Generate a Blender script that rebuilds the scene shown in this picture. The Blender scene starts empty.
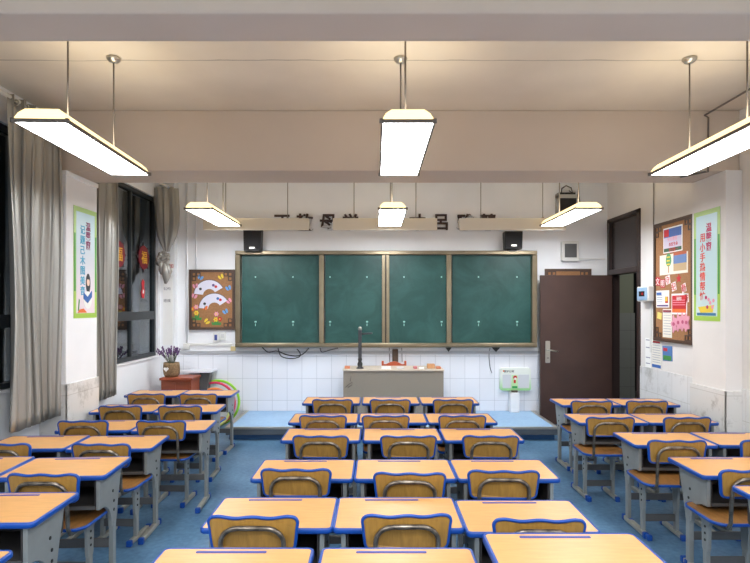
import bpy, math, random
from mathutils import Vector, Matrix
random.seed(7)
R = math.radians
C = bpy.context.scene.collection
H = 1.64            # camera height
F = 545.0           # focal length in pixels
VX, VY = 376.0, 306.0
def PX(x, Y): return (x - VX) * Y / F          # world X of pixel column at depth Y
def PZ(y, Y): return H + (VY - y) * Y / F      # world Z of pixel row at depth Y
def DY(x, X): return X * F / (x - VX)          # depth of pixel column on a side wall

# ------------------------------------------------------------------ materials
MATS = {}
def mat(name, col, rough=0.6, metal=0.0, spec=0.5, noise=None, bump=None, emit=None, estr=0.0):
    if name in MATS: return MATS[name]
    m = bpy.data.materials.new(name); m.use_nodes = True
    nt = m.node_tree; b = nt.nodes['Principled BSDF']
    def lin(c): return tuple(((v/255)/12.92 if v/255 <= .04045 else ((v/255+.055)/1.055)**2.4) for v in c) + (1,)
    b.inputs['Roughness'].default_value = rough
    b.inputs['Metallic'].default_value = metal
    b.inputs['Specular IOR Level'].default_value = spec
    tc = nt.nodes.new('ShaderNodeTexCoord')
    if noise:
        sc, amt, stretch = noise[0], noise[1], (noise[2] if len(noise) > 2 else (1, 1, 1))
        mp = nt.nodes.new('ShaderNodeMapping'); mp.inputs['Scale'].default_value = stretch
        n = nt.nodes.new('ShaderNodeTexNoise'); n.inputs['Scale'].default_value = sc; n.inputs['Detail'].default_value = 6
        r = nt.nodes.new('ShaderNodeValToRGB')
        r.color_ramp.elements[0].position = .3; r.color_ramp.elements[1].position = .7
        c = lin(col)
        r.color_ramp.elements[0].color = tuple(v*(1-amt) for v in c[:3]) + (1,)
        r.color_ramp.elements[1].color = tuple(min(1, v*(1+amt)) for v in c[:3]) + (1,)
        nt.links.new(tc.outputs['Object'], mp.inputs['Vector']); nt.links.new(mp.outputs[0], n.inputs['Vector'])
        nt.links.new(n.outputs['Fac'], r.inputs['Fac']); nt.links.new(r.outputs['Color'], b.inputs['Base Color'])
    else:
        b.inputs['Base Color'].default_value = lin(col)
    if bump:
        n2 = nt.nodes.new('ShaderNodeTexNoise'); n2.inputs['Scale'].default_value = bump[0]
        bp = nt.nodes.new('ShaderNodeBump'); bp.inputs['Strength'].default_value = bump[1]
        nt.links.new(tc.outputs['Object'], n2.inputs['Vector']); nt.links.new(n2.outputs['Fac'], bp.inputs['Height'])
        nt.links.new(bp.outputs[0], b.inputs['Normal'])
    if emit:
        b.inputs['Emission Color'].default_value = lin(emit); b.inputs['Emission Strength'].default_value = estr
    MATS[name] = m
    return m

def tile_mat(name, col, mortar, w, h, axis, dirt=0.0, z0=0.0):
    """tiles of w x h on a vertical wall; axis 'x' runs along world X, 'y' along world Y"""
    m = bpy.data.materials.new(name); m.use_nodes = True
    nt = m.node_tree; b = nt.nodes['Principled BSDF']
    b.inputs['Roughness'].default_value = .25
    g = nt.nodes.new('ShaderNodeTexCoord'); s = nt.nodes.new('ShaderNodeSeparateXYZ'); c = nt.nodes.new('ShaderNodeCombineXYZ')
    nt.links.new(g.outputs['Object'], s.inputs[0])
    nt.links.new(s.outputs[0 if axis == 'x' else 1], c.inputs[0]); nt.links.new(s.outputs[2], c.inputs[1])
    br = nt.nodes.new('ShaderNodeTexBrick'); br.offset = 0; br.squash = 1
    f = lambda q: tuple((v/255)**2.2 for v in q) + (1,)
    br.inputs['Color1'].default_value = f(col); br.inputs['Color2'].default_value = f([v*.975 for v in col]); br.inputs['Mortar'].default_value = f(mortar)
    br.inputs['Scale'].default_value = 1; br.inputs['Brick Width'].default_value = w; br.inputs['Row Height'].default_value = h
    br.inputs['Mortar Size'].default_value = .0035; br.inputs['Mortar Smooth'].default_value = .3
    nt.links.new(c.outputs[0], br.inputs['Vector'])
    out = br.outputs['Color']
    if dirt:
        n = nt.nodes.new('ShaderNodeTexNoise'); n.inputs['Scale'].default_value = 5; n.inputs['Detail'].default_value = 9; n.inputs['Roughness'].default_value = .7
        nt.links.new(g.outputs['Object'], n.inputs['Vector'])
        r = nt.nodes.new('ShaderNodeValToRGB'); r.color_ramp.elements[0].position = .52; r.color_ramp.elements[1].position = .72
        r.color_ramp.elements[0].color = (0, 0, 0, 1); r.color_ramp.elements[1].color = (dirt,)*3 + (1,)
        nt.links.new(n.outputs['Fac'], r.inputs['Fac'])
        mx = nt.nodes.new('ShaderNodeMixRGB'); mx.inputs[2].default_value = f((120, 112, 100))
        nt.links.new(r.outputs['Color'], mx.inputs[0]); nt.links.new(out, mx.inputs[1]); out = mx.outputs[0]
    nt.links.new(out, b.inputs['Base Color'])
    return m

WOODTOP = mat('maple_laminate', (210, 158, 98), .38, noise=(9, .07, (1, 7, 7)))
PLY = mat('chair_plywood', (160, 120, 54), .5, noise=(7, .16, (9, 9, 1.2)))
SEATPLY = mat('seat_plywood', (138, 96, 48), .45, noise=(7, .2, (9, 1.2, 9)))
BLUE = mat('blue_plastic_edging', (14, 70, 156), .35)
GROOVE = mat('pencil_groove_blue', (62, 72, 150), .5)
GREY = mat('grey_painted_steel', (142, 146, 144), .42, .25, noise=(14, .06))
DGREY = mat('dark_grey_bar', (92, 92, 92), .5, .2, noise=(10, .1))
CAVITY = mat('dark_book_box', (48, 46, 46), .7)
BOLT = mat('dark_bolt', (40, 38, 38), .5, .5)
TUBE = mat('worn_steel_tube', (120, 112, 102), .32, .75, noise=(25, .55))
FEET = mat('foot_bar_steel', (165, 165, 155), .4, .35, noise=(12, .12))
WALLW = mat('white_wall_paint', (238, 240, 243), .75, noise=(1.6, .04), bump=(40, .05))
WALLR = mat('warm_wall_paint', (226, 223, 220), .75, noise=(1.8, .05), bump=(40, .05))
BEAM = mat('beam_paint', (203, 189, 175), .85, noise=(1.2, .04), bump=(30, .06))
TRUNK = mat('white_plastic', (222, 222, 218), .5)
BRONZE = mat('bronze_aluminium', (132, 120, 98), .32, .7, noise=(6, .12))
BLACKPL = mat('black_plastic', (26, 26, 28), .45)
DARKFR = mat('dark_window_frame', (48, 54, 58), .4, .2)
DOORB = mat('dark_brown_door', (68, 48, 42), .42, noise=(3, .14))
DOORD = mat('dark_frame_wood', (50, 38, 36), .4, noise=(3, .12))
CHROME = mat('brushed_steel', (190, 186, 176), .3, .85)
TAN = mat('beige_lamp_housing', (216, 208, 192), .5)
LETTER = mat('dark_brown_letters', (62, 44, 42), .5)
CORK = mat('cork', (160, 116, 78), .85, noise=(60, .14))
CORKFR = mat('dark_board_frame', (82, 62, 50), .5)
REDWOOD = mat('red_brown_wood', (150, 72, 44), .45, noise=(5, .2, (1, 8, 8)))
CURT = mat('silver_grey_curtain', (158, 156, 150), .36, .35, spec=.6, noise=(3, .12, (1, 1, .3)))
WICKER = mat('wicker', (132, 108, 78), .8, noise=(70, .4), bump=(90, .5))
PAPER = mat('white_paper', (240, 240, 238), .7)
LAMPTRIM = mat('lamp_trim', (128, 122, 116), .35, .6)
def flat(n, c, r=.6): return mat('paper_' + n, c, r)

def board_mat():
    m = bpy.data.materials.new('green_chalkboard'); m.use_nodes = True
    nt = m.node_tree; b = nt.nodes['Principled BSDF']; b.inputs['Roughness'].default_value = .42
    g = nt.nodes.new('ShaderNodeTexCoord')
    n = nt.nodes.new('ShaderNodeTexNoise'); n.inputs['Scale'].default_value = 2.6; n.inputs['Detail'].default_value = 9; n.inputs['Roughness'].default_value = .65; n.inputs['Distortion'].default_value = .7
    nt.links.new(g.outputs['Object'], n.inputs['Vector'])
    r = nt.nodes.new('ShaderNodeValToRGB')
    r.color_ramp.elements[0].position = .42; r.color_ramp.elements[0].color = (.003, .056, .049, 1)
    r.color_ramp.elements[1].position = .95; r.color_ramp.elements[1].color = (.035, .125, .112, 1)
    nt.links.new(n.outputs['Fac'], r.inputs['Fac']); nt.links.new(r.outputs['Color'], b.inputs['Base Color'])
    return m
GREEN = board_mat()

def floor_mat(name, c1, c2):
    m = bpy.data.materials.new(name); m.use_nodes = True
    nt = m.node_tree; b = nt.nodes['Principled BSDF']; b.inputs['Roughness'].default_value = .38
    g = nt.nodes.new('ShaderNodeTexCoord')
    n1 = nt.nodes.new('ShaderNodeTexNoise'); n1.inputs['Scale'].default_value = 28; n1.inputs['Detail'].default_value = 8
    n2 = nt.nodes.new('ShaderNodeTexNoise'); n2.inputs['Scale'].default_value = 1.7; n2.inputs['Detail'].default_value = 5
    for n in (n1, n2): nt.links.new(g.outputs['Object'], n.inputs['Vector'])
    ad = nt.nodes.new('ShaderNodeMath'); ad.operation = 'MULTIPLY_ADD'; ad.inputs[1].default_value = .45; 
    nt.links.new(n1.outputs['Fac'], ad.inputs[0])
    ml = nt.nodes.new('ShaderNodeMath'); ml.operation = 'MULTIPLY'; ml.inputs[1].default_value = .55
    nt.links.new(n2.outputs['Fac'], ml.inputs[0]); nt.links.new(ml.outputs[0], ad.inputs[2])
    r = nt.nodes.new('ShaderNodeValToRGB')
    r.color_ramp.elements[0].position = .38; r.color_ramp.elements[0].color = tuple((v/255)**2.2 for v in c1)+(1,)
    r.color_ramp.elements[1].position = .62; r.color_ramp.elements[1].color = tuple((v/255)**2.2 for v in c2)+(1,)
    nt.links.new(ad.outputs[0], r.inputs['Fac']); nt.links.new(r.outputs['Color'], b.inputs['Base Color'])
    return m
FLOORM = floor_mat('blue_vinyl_floor', (60, 94, 126), (94, 130, 160))
PLATM = floor_mat('light_blue_vinyl', (128, 168, 208), (150, 188, 222))

def ceil_mat():
    m = bpy.data.materials.new('ceiling_plaster'); m.use_nodes = True
    nt = m.node_tree; b = nt.nodes['Principled BSDF']; b.inputs['Roughness'].default_value = .9
    g = nt.nodes.new('ShaderNodeTexCoord')
    n = nt.nodes.new('ShaderNodeTexNoise'); n.inputs['Scale'].default_value = 1.3; n.inputs['Detail'].default_value = 6
    nt.links.new(g.outputs['Object'], n.inputs['Vector'])
    r = nt.nodes.new('ShaderNodeValToRGB')
    r.color_ramp.elements[0].position = .3; r.color_ramp.elements[0].color = (.64, .58, .50, 1)
    r.color_ramp.elements[1].position = .7; r.color_ramp.elements[1].color = (.74, .68, .59, 1)
    nt.links.new(n.outputs['Fac'], r.inputs['Fac'])
    # a hairline joint running across the ceiling, with some broken stains along it
    s = nt.nodes.new('ShaderNodeSeparateXYZ'); nt.links.new(g.outputs['Object'], s.inputs[0])
    n2 = nt.nodes.new('ShaderNodeTexNoise'); n2.inputs['Scale'].default_value = 3.5; n2.inputs['Detail'].default_value = 6
    nt.links.new(g.outputs['Object'], n2.inputs['Vector'])
    a = nt.nodes.new('ShaderNodeMath'); a.operation = 'MULTIPLY_ADD'; a.inputs[1].default_value = .05
    nt.links.new(n2.outputs['Fac'], a.inputs[0]); nt.links.new(s.outputs[1], a.inputs[2])
    c = nt.nodes.new('ShaderNodeMath'); c.operation = 'COMPARE'; c.inputs[1].default_value = 3.93; c.inputs[2].default_value = .006
    nt.links.new(a.outputs[0], c.inputs[0])
    f = nt.nodes.new('ShaderNodeMath'); f.operation = 'MULTIPLY'; 
    nt.links.new(c.outputs[0], f.inputs[0]); nt.links.new(n2.outputs['Fac'], f.inputs[1])
    mx = nt.nodes.new('ShaderNodeMixRGB'); mx.inputs[2].default_value = (.12, .1, .08, 1)
    nt.links.new(f.outputs[0], mx.inputs[0]); nt.links.new(r.outputs['Color'], mx.inputs[1])
    nt.links.new(mx.outputs[0], b.inputs['Base Color'])
    return m
CEILM = ceil_mat()

def glass_mat():
    m = bpy.data.materials.new('night_window_glass'); m.use_nodes = True
    nt = m.node_tree
    for n in list(nt.nodes):
        if n.type != 'OUTPUT_MATERIAL': nt.nodes.remove(n)
    o = [n for n in nt.nodes if n.type == 'OUTPUT_MATERIAL'][0]
    t = nt.nodes.new('ShaderNodeBsdfTransparent'); t.inputs[0].default_value = (.6, .64, .66, 1)
    g = nt.nodes.new('ShaderNodeBsdfGlossy'); g.inputs['Roughness'].default_value = .02; g.inputs[0].default_value = (.8, .85, .9, 1)
    mx = nt.nodes.new('ShaderNodeMixShader'); mx.inputs[0].default_value = .22
    nt.links.new(t.outputs[0], mx.inputs[1]); nt.links.new(g.outputs[0], mx.inputs[2]); nt.links.new(mx.outputs[0], o.inputs[0])
    return m
GLASS = glass_mat()

def emis(name, col, s):
    m = bpy.data.materials.new(name); m.use_nodes = True
    nt = m.node_tree; b = nt.nodes['Principled BSDF']
    b.inputs['Base Color'].default_value = tuple(col) + (1,)
    b.inputs['Emission Color'].default_value = tuple(col) + (1,); b.inputs['Emission Strength'].default_value = s
    return m
DIFF = emis('lamp_diffuser', (.95, .97, 1.0), 24)
DIFF2 = emis('lamp_diffuser_far', (.93, .96, 1.0), 36)
DOME = emis('lamp_dome_glow', (1.0, .80, .42), 1.5)

# ------------------------------------------------------------------ mesh helper
class MB:
    def __init__(s): s.v = []; s.f = []; s.sm = []
    def add(s, vs, fs, smooth=False):
        o = len(s.v); s.v += [tuple(p) for p in vs]
        for f in fs: s.f.append(tuple(o + i for i in f)); s.sm.append(smooth)
        return s
    def box(s, x0, x1, y0, y1, z0, z1):
        x0, x1 = min(x0, x1), max(x0, x1); y0, y1 = min(y0, y1), max(y0, y1); z0, z1 = min(z0, z1), max(z0, z1)
        return s.add([(x0,y0,z0),(x1,y0,z0),(x1,y1,z0),(x0,y1,z0),(x0,y0,z1),(x1,y0,z1),(x1,y1,z1),(x0,y1,z1)],
                     [(0,3,2,1),(4,5,6,7),(0,1,5,4),(1,2,6,5),(2,3,7,6),(3,0,4,7)])
    def prism(s, poly, fn, a, b, smooth=False):
        """poly of 2-D points extruded from a to b; fn(u, v, w) -> xyz"""
        n = len(poly); vs = [fn(u, v, a) for u, v in poly] + [fn(u, v, b) for u, v in poly]
        s.add(vs, [tuple(range(n))[::-1], tuple(range(n, 2*n))])
        o = len(s.v) - 2*n
        for i in range(n):
            j = (i+1) % n; s.f.append((o+i, o+j, o+n+j, o+n+i)); s.sm.append(smooth)
        return s
    def tube(s, pts, r, seg=8, caps=True):
        pts = [Vector(p) for p in pts]; n = len(pts); vs = []; fs = []
        rs = r if isinstance(r, (list, tuple)) else [r]*n
        up = None
        for i, p in enumerate(pts):
            t = (pts[min(i+1, n-1)] - pts[max(i-1, 0)]).normalized()
            if up is None:
                up = Vector((0,0,1)) if abs(t.z) < .9 else Vector((0,1,0))
                a = t.cross(up).normalized()
            a = (a - t*a.dot(t)).normalized(); b = t.cross(a)
            for k in range(seg):
                q = 2*math.pi*k/seg; vs.append(p + a*math.cos(q)*rs[i] + b*math.sin(q)*rs[i])
        for i in range(n-1):
            for k in range(seg):
                l = (k+1) % seg; fs.append((i*seg+k, i*seg+l, (i+1)*seg+l, (i+1)*seg+k))
        s.add(vs, fs, True)
        if caps:
            o = len(s.v) - len(vs)
            s.f.append(tuple(o+k for k in range(seg))[::-1]); s.sm.append(False)
            s.f.append(tuple(o+(n-1)*seg+k for k in range(seg))); s.sm.append(False)
        return s
    def lathe(s, prof, c, seg=20, squash=(1, 1)):
        vs = []; fs = []; n = len(prof)
        for r, z in prof:
            for k in range(seg):
                q = 2*math.pi*k/seg; vs.append((c[0]+r*math.cos(q)*squash[0], c[1]+r*math.sin(q)*squash[1], c[2]+z))
        for i in range(n-1):
            for k in range(seg):
                l = (k+1) % seg; fs.append((i*seg+k, i*seg+l, (i+1)*seg+l, (i+1)*seg+k))
        fs.append(tuple(range(seg))[::-1]); fs.append(tuple((n-1)*seg+k for k in range(seg)))
        return s.add(vs, fs, True)
    def torus(s, c, r1, r2, fn, seg=48, sg=8, a0=0, a1=2*math.pi):
        """ring of radius r1 in the plane given by fn(u, v, w)"""
        full = abs(a1 - a0 - 2*math.pi) < 1e-6; n = seg if full else seg+1; vs = []; fs = []
        for i in range(n):
            q = a0 + (a1-a0)*i/seg
            for k in range(sg):
                p = 2*math.pi*k/sg; rr = r1 + r2*math.cos(p)
                x = fn(rr*math.cos(q), rr*math.sin(q), r2*math.sin(p)); vs.append((c[0]+x[0], c[1]+x[1], c[2]+x[2]))
        for i in range(seg):
            j = (i+1) % n
            for k in range(sg):
                l = (k+1) % sg; fs.append((i*sg+k, j*sg+k, j*sg+l, i*sg+l))
        return s.add(vs, fs, True)
    def ring(s, outline, prof, fn):
        """closed profile [(offset inward, w)] swept around a closed outline"""
        n = len(outline); m = len(prof); vs = []; fs = []
        for i in range(n):
            p0, p1, p2 = Vector(outline[i-1]), Vector(outline[i]), Vector(outline[(i+1) % n])
            t = (p2 - p0).normalized(); nn = Vector((-t.y, t.x))      # inward for counter-clockwise outline
            for d, w in prof:
                q = p1 + nn*d; vs.append(fn(q.x, q.y, w))
        for i in range(n):
            j = (i+1) % n
            for k in range(m):
                l = (k+1) % m; fs.append((i*m+k, j*m+k, j*m+l, i*m+l))
        return s.add(vs, fs, True)
    def build(s, name, m, parent=None, bevel=0, origin=None, kind=None, label=None):
        me = bpy.data.meshes.new(name)
        off = Vector((0,0,0))
        if parent is not None: off = OFF.get(parent.name, Vector((0,0,0)))
        elif origin is not None: off = Vector(origin)
        me.from_pydata([(v[0]-off.x, v[1]-off.y, v[2]-off.z) for v in s.v], [], s.f)
        me.polygons.foreach_set('use_smooth', s.sm); me.materials.append(m); me.update()
        o = bpy.data.objects.new(name, me); C.objects.link(o)
        if parent is not None: o.parent = parent; OFF[o.name] = off
        else: o.location = off; OFF[o.name] = off
        if bevel:
            b = o.modifiers.new('bevel', 'BEVEL'); b.width = bevel; b.segments = 2; b.limit_method = 'ANGLE'
        if kind: o['kind'] = kind
        if label: o['label'] = label
        # consistent outward normals
        import bmesh
        bm = bmesh.new(); bm.from_mesh(me); bmesh.ops.recalc_face_normals(bm, faces=bm.faces); bm.to_mesh(me); bm.free()
        return o
OFF = {}
def thing(name, label, cat, loc=(0,0,0), group=None):
    o = bpy.data.objects.new(name, None); C.objects.link(o); o.location = loc
    o['label'] = label; o['category'] = cat
    if group: o['group'] = group
    OFF[o.name] = Vector(loc)
    return o
def tag(o, label, cat, group=None):
    o['label'] = label; o['category'] = cat
    if group: o['group'] = group
    return o
def struct(o): o['kind'] = 'structure'; return o
def copy_tree(o, parent=None):
    c = o.copy(); C.objects.link(c); c.parent = parent
    for ch in list(o.children): copy_tree(ch, c)
    return c
def rrect(x0, x1, y0, y1, r, n=5):
    p = []
    for cx, cy, a in ((x1-r, y0+r, -90), (x1-r, y1-r, 0), (x0+r, y1-r, 90), (x0+r, y0+r, 180)):
        for k in range(n+1):
            q = R(a + 90*k/n); p.append((cx + r*math.cos(q), cy + r*math.sin(q)))
    return p
XY = lambda u, v, w: (u, v, w)
XZ = lambda u, v, w: (u, w, v)
YZ = lambda u, v, w: (w, u, v)
def text_mesh(ch, size, m, fn, cx, cz, w, parent, name='lettering', ext=.0015, label=None, bold=0.0):
    """lettering centred on (cx, cz) in the plane of fn(u, v, w)"""
    cu = bpy.data.curves.new('t', 'FONT'); cu.body = ch; cu.size = size; cu.extrude = ext; cu.offset = bold
    cu.align_x = 'CENTER'; cu.align_y = 'CENTER'; cu.resolution_u = 3
    t = bpy.data.objects.new('t', cu); C.objects.link(t)
    dg = bpy.context.evaluated_depsgraph_get(); me0 = bpy.data.meshes.new_from_object(t.evaluated_get(dg))
    xs = [v.co.x for v in me0.vertices]; ys = [v.co.y for v in me0.vertices]
    mx, my = (min(xs)+max(xs))/2, (min(ys)+max(ys))/2
    mb = MB(); mb.add([fn(cx + v.co.x - mx, cz + v.co.y - my, w + v.co.z) for v in me0.vertices], [tuple(p.vertices) for p in me0.polygons])
    bpy.data.objects.remove(t); bpy.data.meshes.remove(me0); bpy.data.curves.remove(cu)
    return mb.build(name, m, parent, label=label, origin=fn(cx, cz, w))

# ------------------------------------------------------------------ the room
XL, XR, YW, YB, ZC = -3.0, 3.27, 7.70, -2.6, H + 1.76
struct(MB().box(XL-.3, XR+.3, YB-.1, YW+.3, -.12, 0).build('floor', FLOORM))
struct(MB().box(XL-.3, XR+.3, YB-.1, YW+.3, ZC, ZC+.15).build('ceiling', CEILM))
struct(MB().box(XL-.3, XR+.12, YW, YW+.25, 0, ZC).build('wall_front', WALLW))
struct(MB().box(XL-.3, XR+.3, YB-.25, YB, 0, ZC).build('wall_back', WALLR))
# left wall with two window openings
ws, wh = H-.68, H+1.48
wl = MB()
WIN = [(1.2, 4.78), (5.45, 7.50)]
wl.box(XL-.25, XL, YB, YW, 0, ws).box(XL-.25, XL, YB, YW, wh, ZC).box(XL-.25, XL, YB, WIN[0][0], ws, wh)
wl.box(XL-.25, XL, WIN[0][1], WIN[1][0], ws, wh).box(XL-.25, XL, WIN[1][1], YW, ws, wh)
struct(wl.build('wall_left', WALLW))
# right wall with the doorway
DY0, DY1, DZ = 6.80, 7.60, H+.43
wr = MB()
wr.box(XR, XR+.11, YB, DY0-.05, 0, ZC).box(XR, XR+.11, DY0-.05, YW, H+1.2, ZC).box(XR, XR+.11, DY1+.05, YW, 0, H+1.2)
struct(wr.build('wall_right', WALLR))
# beams and pillars
struct(MB().box(XL, XR, 4.90, 5.38, H+1.215, ZC).build('trim_1', BEAM, bevel=.01))
struct(MB().box(XL, XR, 2.27, 2.52, H+1.22, ZC).build('trim_2', BEAM, bevel=.01))
PL, PR = -2.77, 3.12
struct(MB().box(XL, PL, 4.87, 5.41, 0, H+1.215).box(XL, PL+.012, 4.86, 5.42, H+1.17, H+1.213).build('trim_3', WALLW, bevel=.006))
struct(MB().box(PR, XR, 4.86, 5.38, 0, H+1.215).build('trim_4', WALLR, bevel=.006))
gp = mat('thin_dark_conduit', (112, 104, 98), .5)
struct(MB().tube([(2.93, 2.6, H+1.70), (2.93, 4.86, H+1.70), (2.98, 4.885, H+1.69), (2.98, 4.89, H+1.2), (2.96, 4.9, H+1.205), (2.85, 5.1, H+1.205)], .008, 6).build('trim_17', gp))
# boxed corner beside the front wall, with pipes
struct(MB().box(XL, -2.80, 7.58, YW, 0, ZC).build('trim_5', WALLW, bevel=.004))
# tiled dado
TF = tile_mat('white_front_tiles', (232, 235, 242), (196, 200, 208), .209, .309, 'x')
TLm = tile_mat('white_side_tiles', (226, 226, 226), (200, 198, 194), .3, .31, 'y', .5)
TPl = tile_mat('stained_pillar_tiles', (222, 220, 216), (196, 192, 186), .3, .42, 'x', .75)
zf = H-.689
struct(MB().box(-2.80, XR, YW-.012, YW, .16, zf).build('trim_6', TF, bevel=.003))
struct(MB().box(XR-.012, XR, 5.38, DY0-.06, 0, H-.735).box(XR-.012, XR, YB, 4.86, 0, H-.735).build('trim_7', TLm, bevel=.003))
struct(MB().box(PR-.014, PR, 4.846, 5.394, 0, H-.757).box(PR-.014, XR-.012, 4.846, 4.86, 0, H-.757).build('trim_8', TPl, bevel=.003))
struct(MB().box(PL, PL+.014, 4.856, 5.424, 0, H-.70).box(XL, PL+.014, 4.856, 4.87, 0, H-.70).build('trim_9', TPl, bevel=.003))
# corridor beyond the doorway
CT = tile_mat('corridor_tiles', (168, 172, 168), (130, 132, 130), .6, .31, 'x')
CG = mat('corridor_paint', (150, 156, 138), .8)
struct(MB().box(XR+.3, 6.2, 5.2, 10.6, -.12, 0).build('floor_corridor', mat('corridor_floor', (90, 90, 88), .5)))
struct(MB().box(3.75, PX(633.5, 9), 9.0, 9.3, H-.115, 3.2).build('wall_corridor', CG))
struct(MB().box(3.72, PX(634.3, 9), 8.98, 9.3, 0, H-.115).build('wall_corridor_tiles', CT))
struct(MB().box(6.1, 6.2, 5.2, 10.6, 0, 3.2).box(XR+.3, 6.2, 10.5, 10.6, 0, 3.2).build('wall_corridor_far', mat('corridor_unlit', (44, 46, 46), .8)))  # dark colour stands in for the unlit far side of the corridor
# ---- door frame, transom and leaf (structure: the door of the room)
fr = MB()
fr.box(XR-.02, XR+.13, DY0-.07, DY0, 0, H+1.21).box(XR-.02, XR+.13, DY1, DY1+.07, 0, H+1.21)
fr.box(XR-.02, XR+.13, DY0-.07, DY1+.07, H+1.16, H+1.21).box(XR-.02, XR+.13, DY0, DY1, DZ+.0, DZ+.07)
dr = struct(fr.build('door_1', DOORD, bevel=.004))
MB().box(XR+.02, XR+.07, DY0, DY1, DZ+.07, H+1.16).build('transom_panel', mat('transom_dark', (52, 44, 44), .25), dr)
lf = MB().box(PX(540, 7.54), PX(540, 7.54)+.99, 7.52, 7.565, .01, H+.425).build('door_leaf', DOORB, dr, bevel=.004)
hx = PX(548, 7.5)
MB().prism(rrect(hx-.032, hx+.032, PZ(363, 7.5), PZ(341, 7.5), .012), XZ, 7.508, 7.52).build('handle_plate', CHROME, lf)
MB().tube([(hx, 7.51, PZ(350, 7.5)), (hx, 7.455, PZ(350, 7.5)), (hx+.03, 7.45, PZ(350, 7.5)), (hx+.125, 7.455, PZ(351.5, 7.5))], .011).build('door_handle', CHROME, lf)
MB().lathe([(.012, -.004), (.012, .004)], (hx, 7.504, PZ(358, 7.5)), 12).build('keyhole', BOLT, lf)

# ---- windows
def window(n, y0, y1, mull, inner=True):
    root = bpy.data.objects.new('window_%d' % n, None); C.objects.link(root); root['kind'] = 'structure'
    OFF[root.name] = Vector((XL, (y0+y1)/2, ws)); root.location = OFF[root.name]
    x0, x1 = XL-.10, XL-.03; t = .05
    m = MB(); m.box(x0, x1, y0, y1, ws, ws+t).box(x0, x1, y0, y1, wh-t, wh).box(x0, x1, y0, y0+t, ws+t, wh-t).box(x0, x1, y1-t, y1, ws+t, wh-t)
    zb0, zb1 = H-.18, H-.07
    m.box(x0, x1, y0+t, y1-t, zb0, zb1)
    m.build('window_frame', DARKFR, root, bevel=.004)
    ms = MB()
    for yy in mull: ms.box(x0+.01, x1-.01, yy-.025, yy+.025, ws+t, zb0).box(x0+.01, x1-.01, yy-.02, yy+.02, zb1, wh-t)
    ms.build('mullion', DARKFR, root, bevel=.003)
    MB().box(XL-.068, XL-.062, y0+t, y1-t, ws+t, zb0).build('lower_pane', GLASS, root)
    MB().box(XL-.068, XL-.062, y0+t, y1-t, zb1, wh-t).build('upper_pane', GLASS, root)
    MB().box(XL-.02, XL+.015, y0-.03, y1+.03, ws-.025, ws).build('window_sill', WALLW, root, bevel=.004)
window(1, *WIN[0], [2.1, 3.0, 3.9])
window(2, *WIN[1], [6.1, 6.78])
struct(MB().box(XL-.9, XL-.8, 0, 9, 0, 3.5).build('night_panel', mat('night_dark', (14, 16, 18), .9)))  # near-black panel, its colour stands in for the night behind the glass

# ---- teaching platform
P0, P1, PH = 6.63, YW-.014, .161
pf = thing('teaching_platform', 'low blue vinyl teaching platform with grey metal edge below the blackboard', 'platform', (0.18, 7.1, 0))
MB().box(-1.80, 2.19, P0+.06, P1, 0, .07).build('plinth', mat('plinth_blue', (42, 84, 128), .5), pf)
MB().box(-1.83, 2.22, P0, P1, .07, PH-.005).build('riser', mat('riser_grey', (96, 102, 108), .4, .3), pf, bevel=.004)
MB().box(-1.79, 2.18, P0+.035, P1, PH-.005, PH).build('platform_top', PLATM, pf)
MB().box(-1.835, 2.225, P0-.006, P0+.035, PH-.02, PH+.004).box(-1.835, -1.79, P0+.035, P1, PH-.02, PH+.004).box(2.18, 2.225, P0+.035, P1, PH-.02, PH+.004).build('metal_nosing', mat('nosing', (176, 172, 164), .35, .6), pf)

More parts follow.
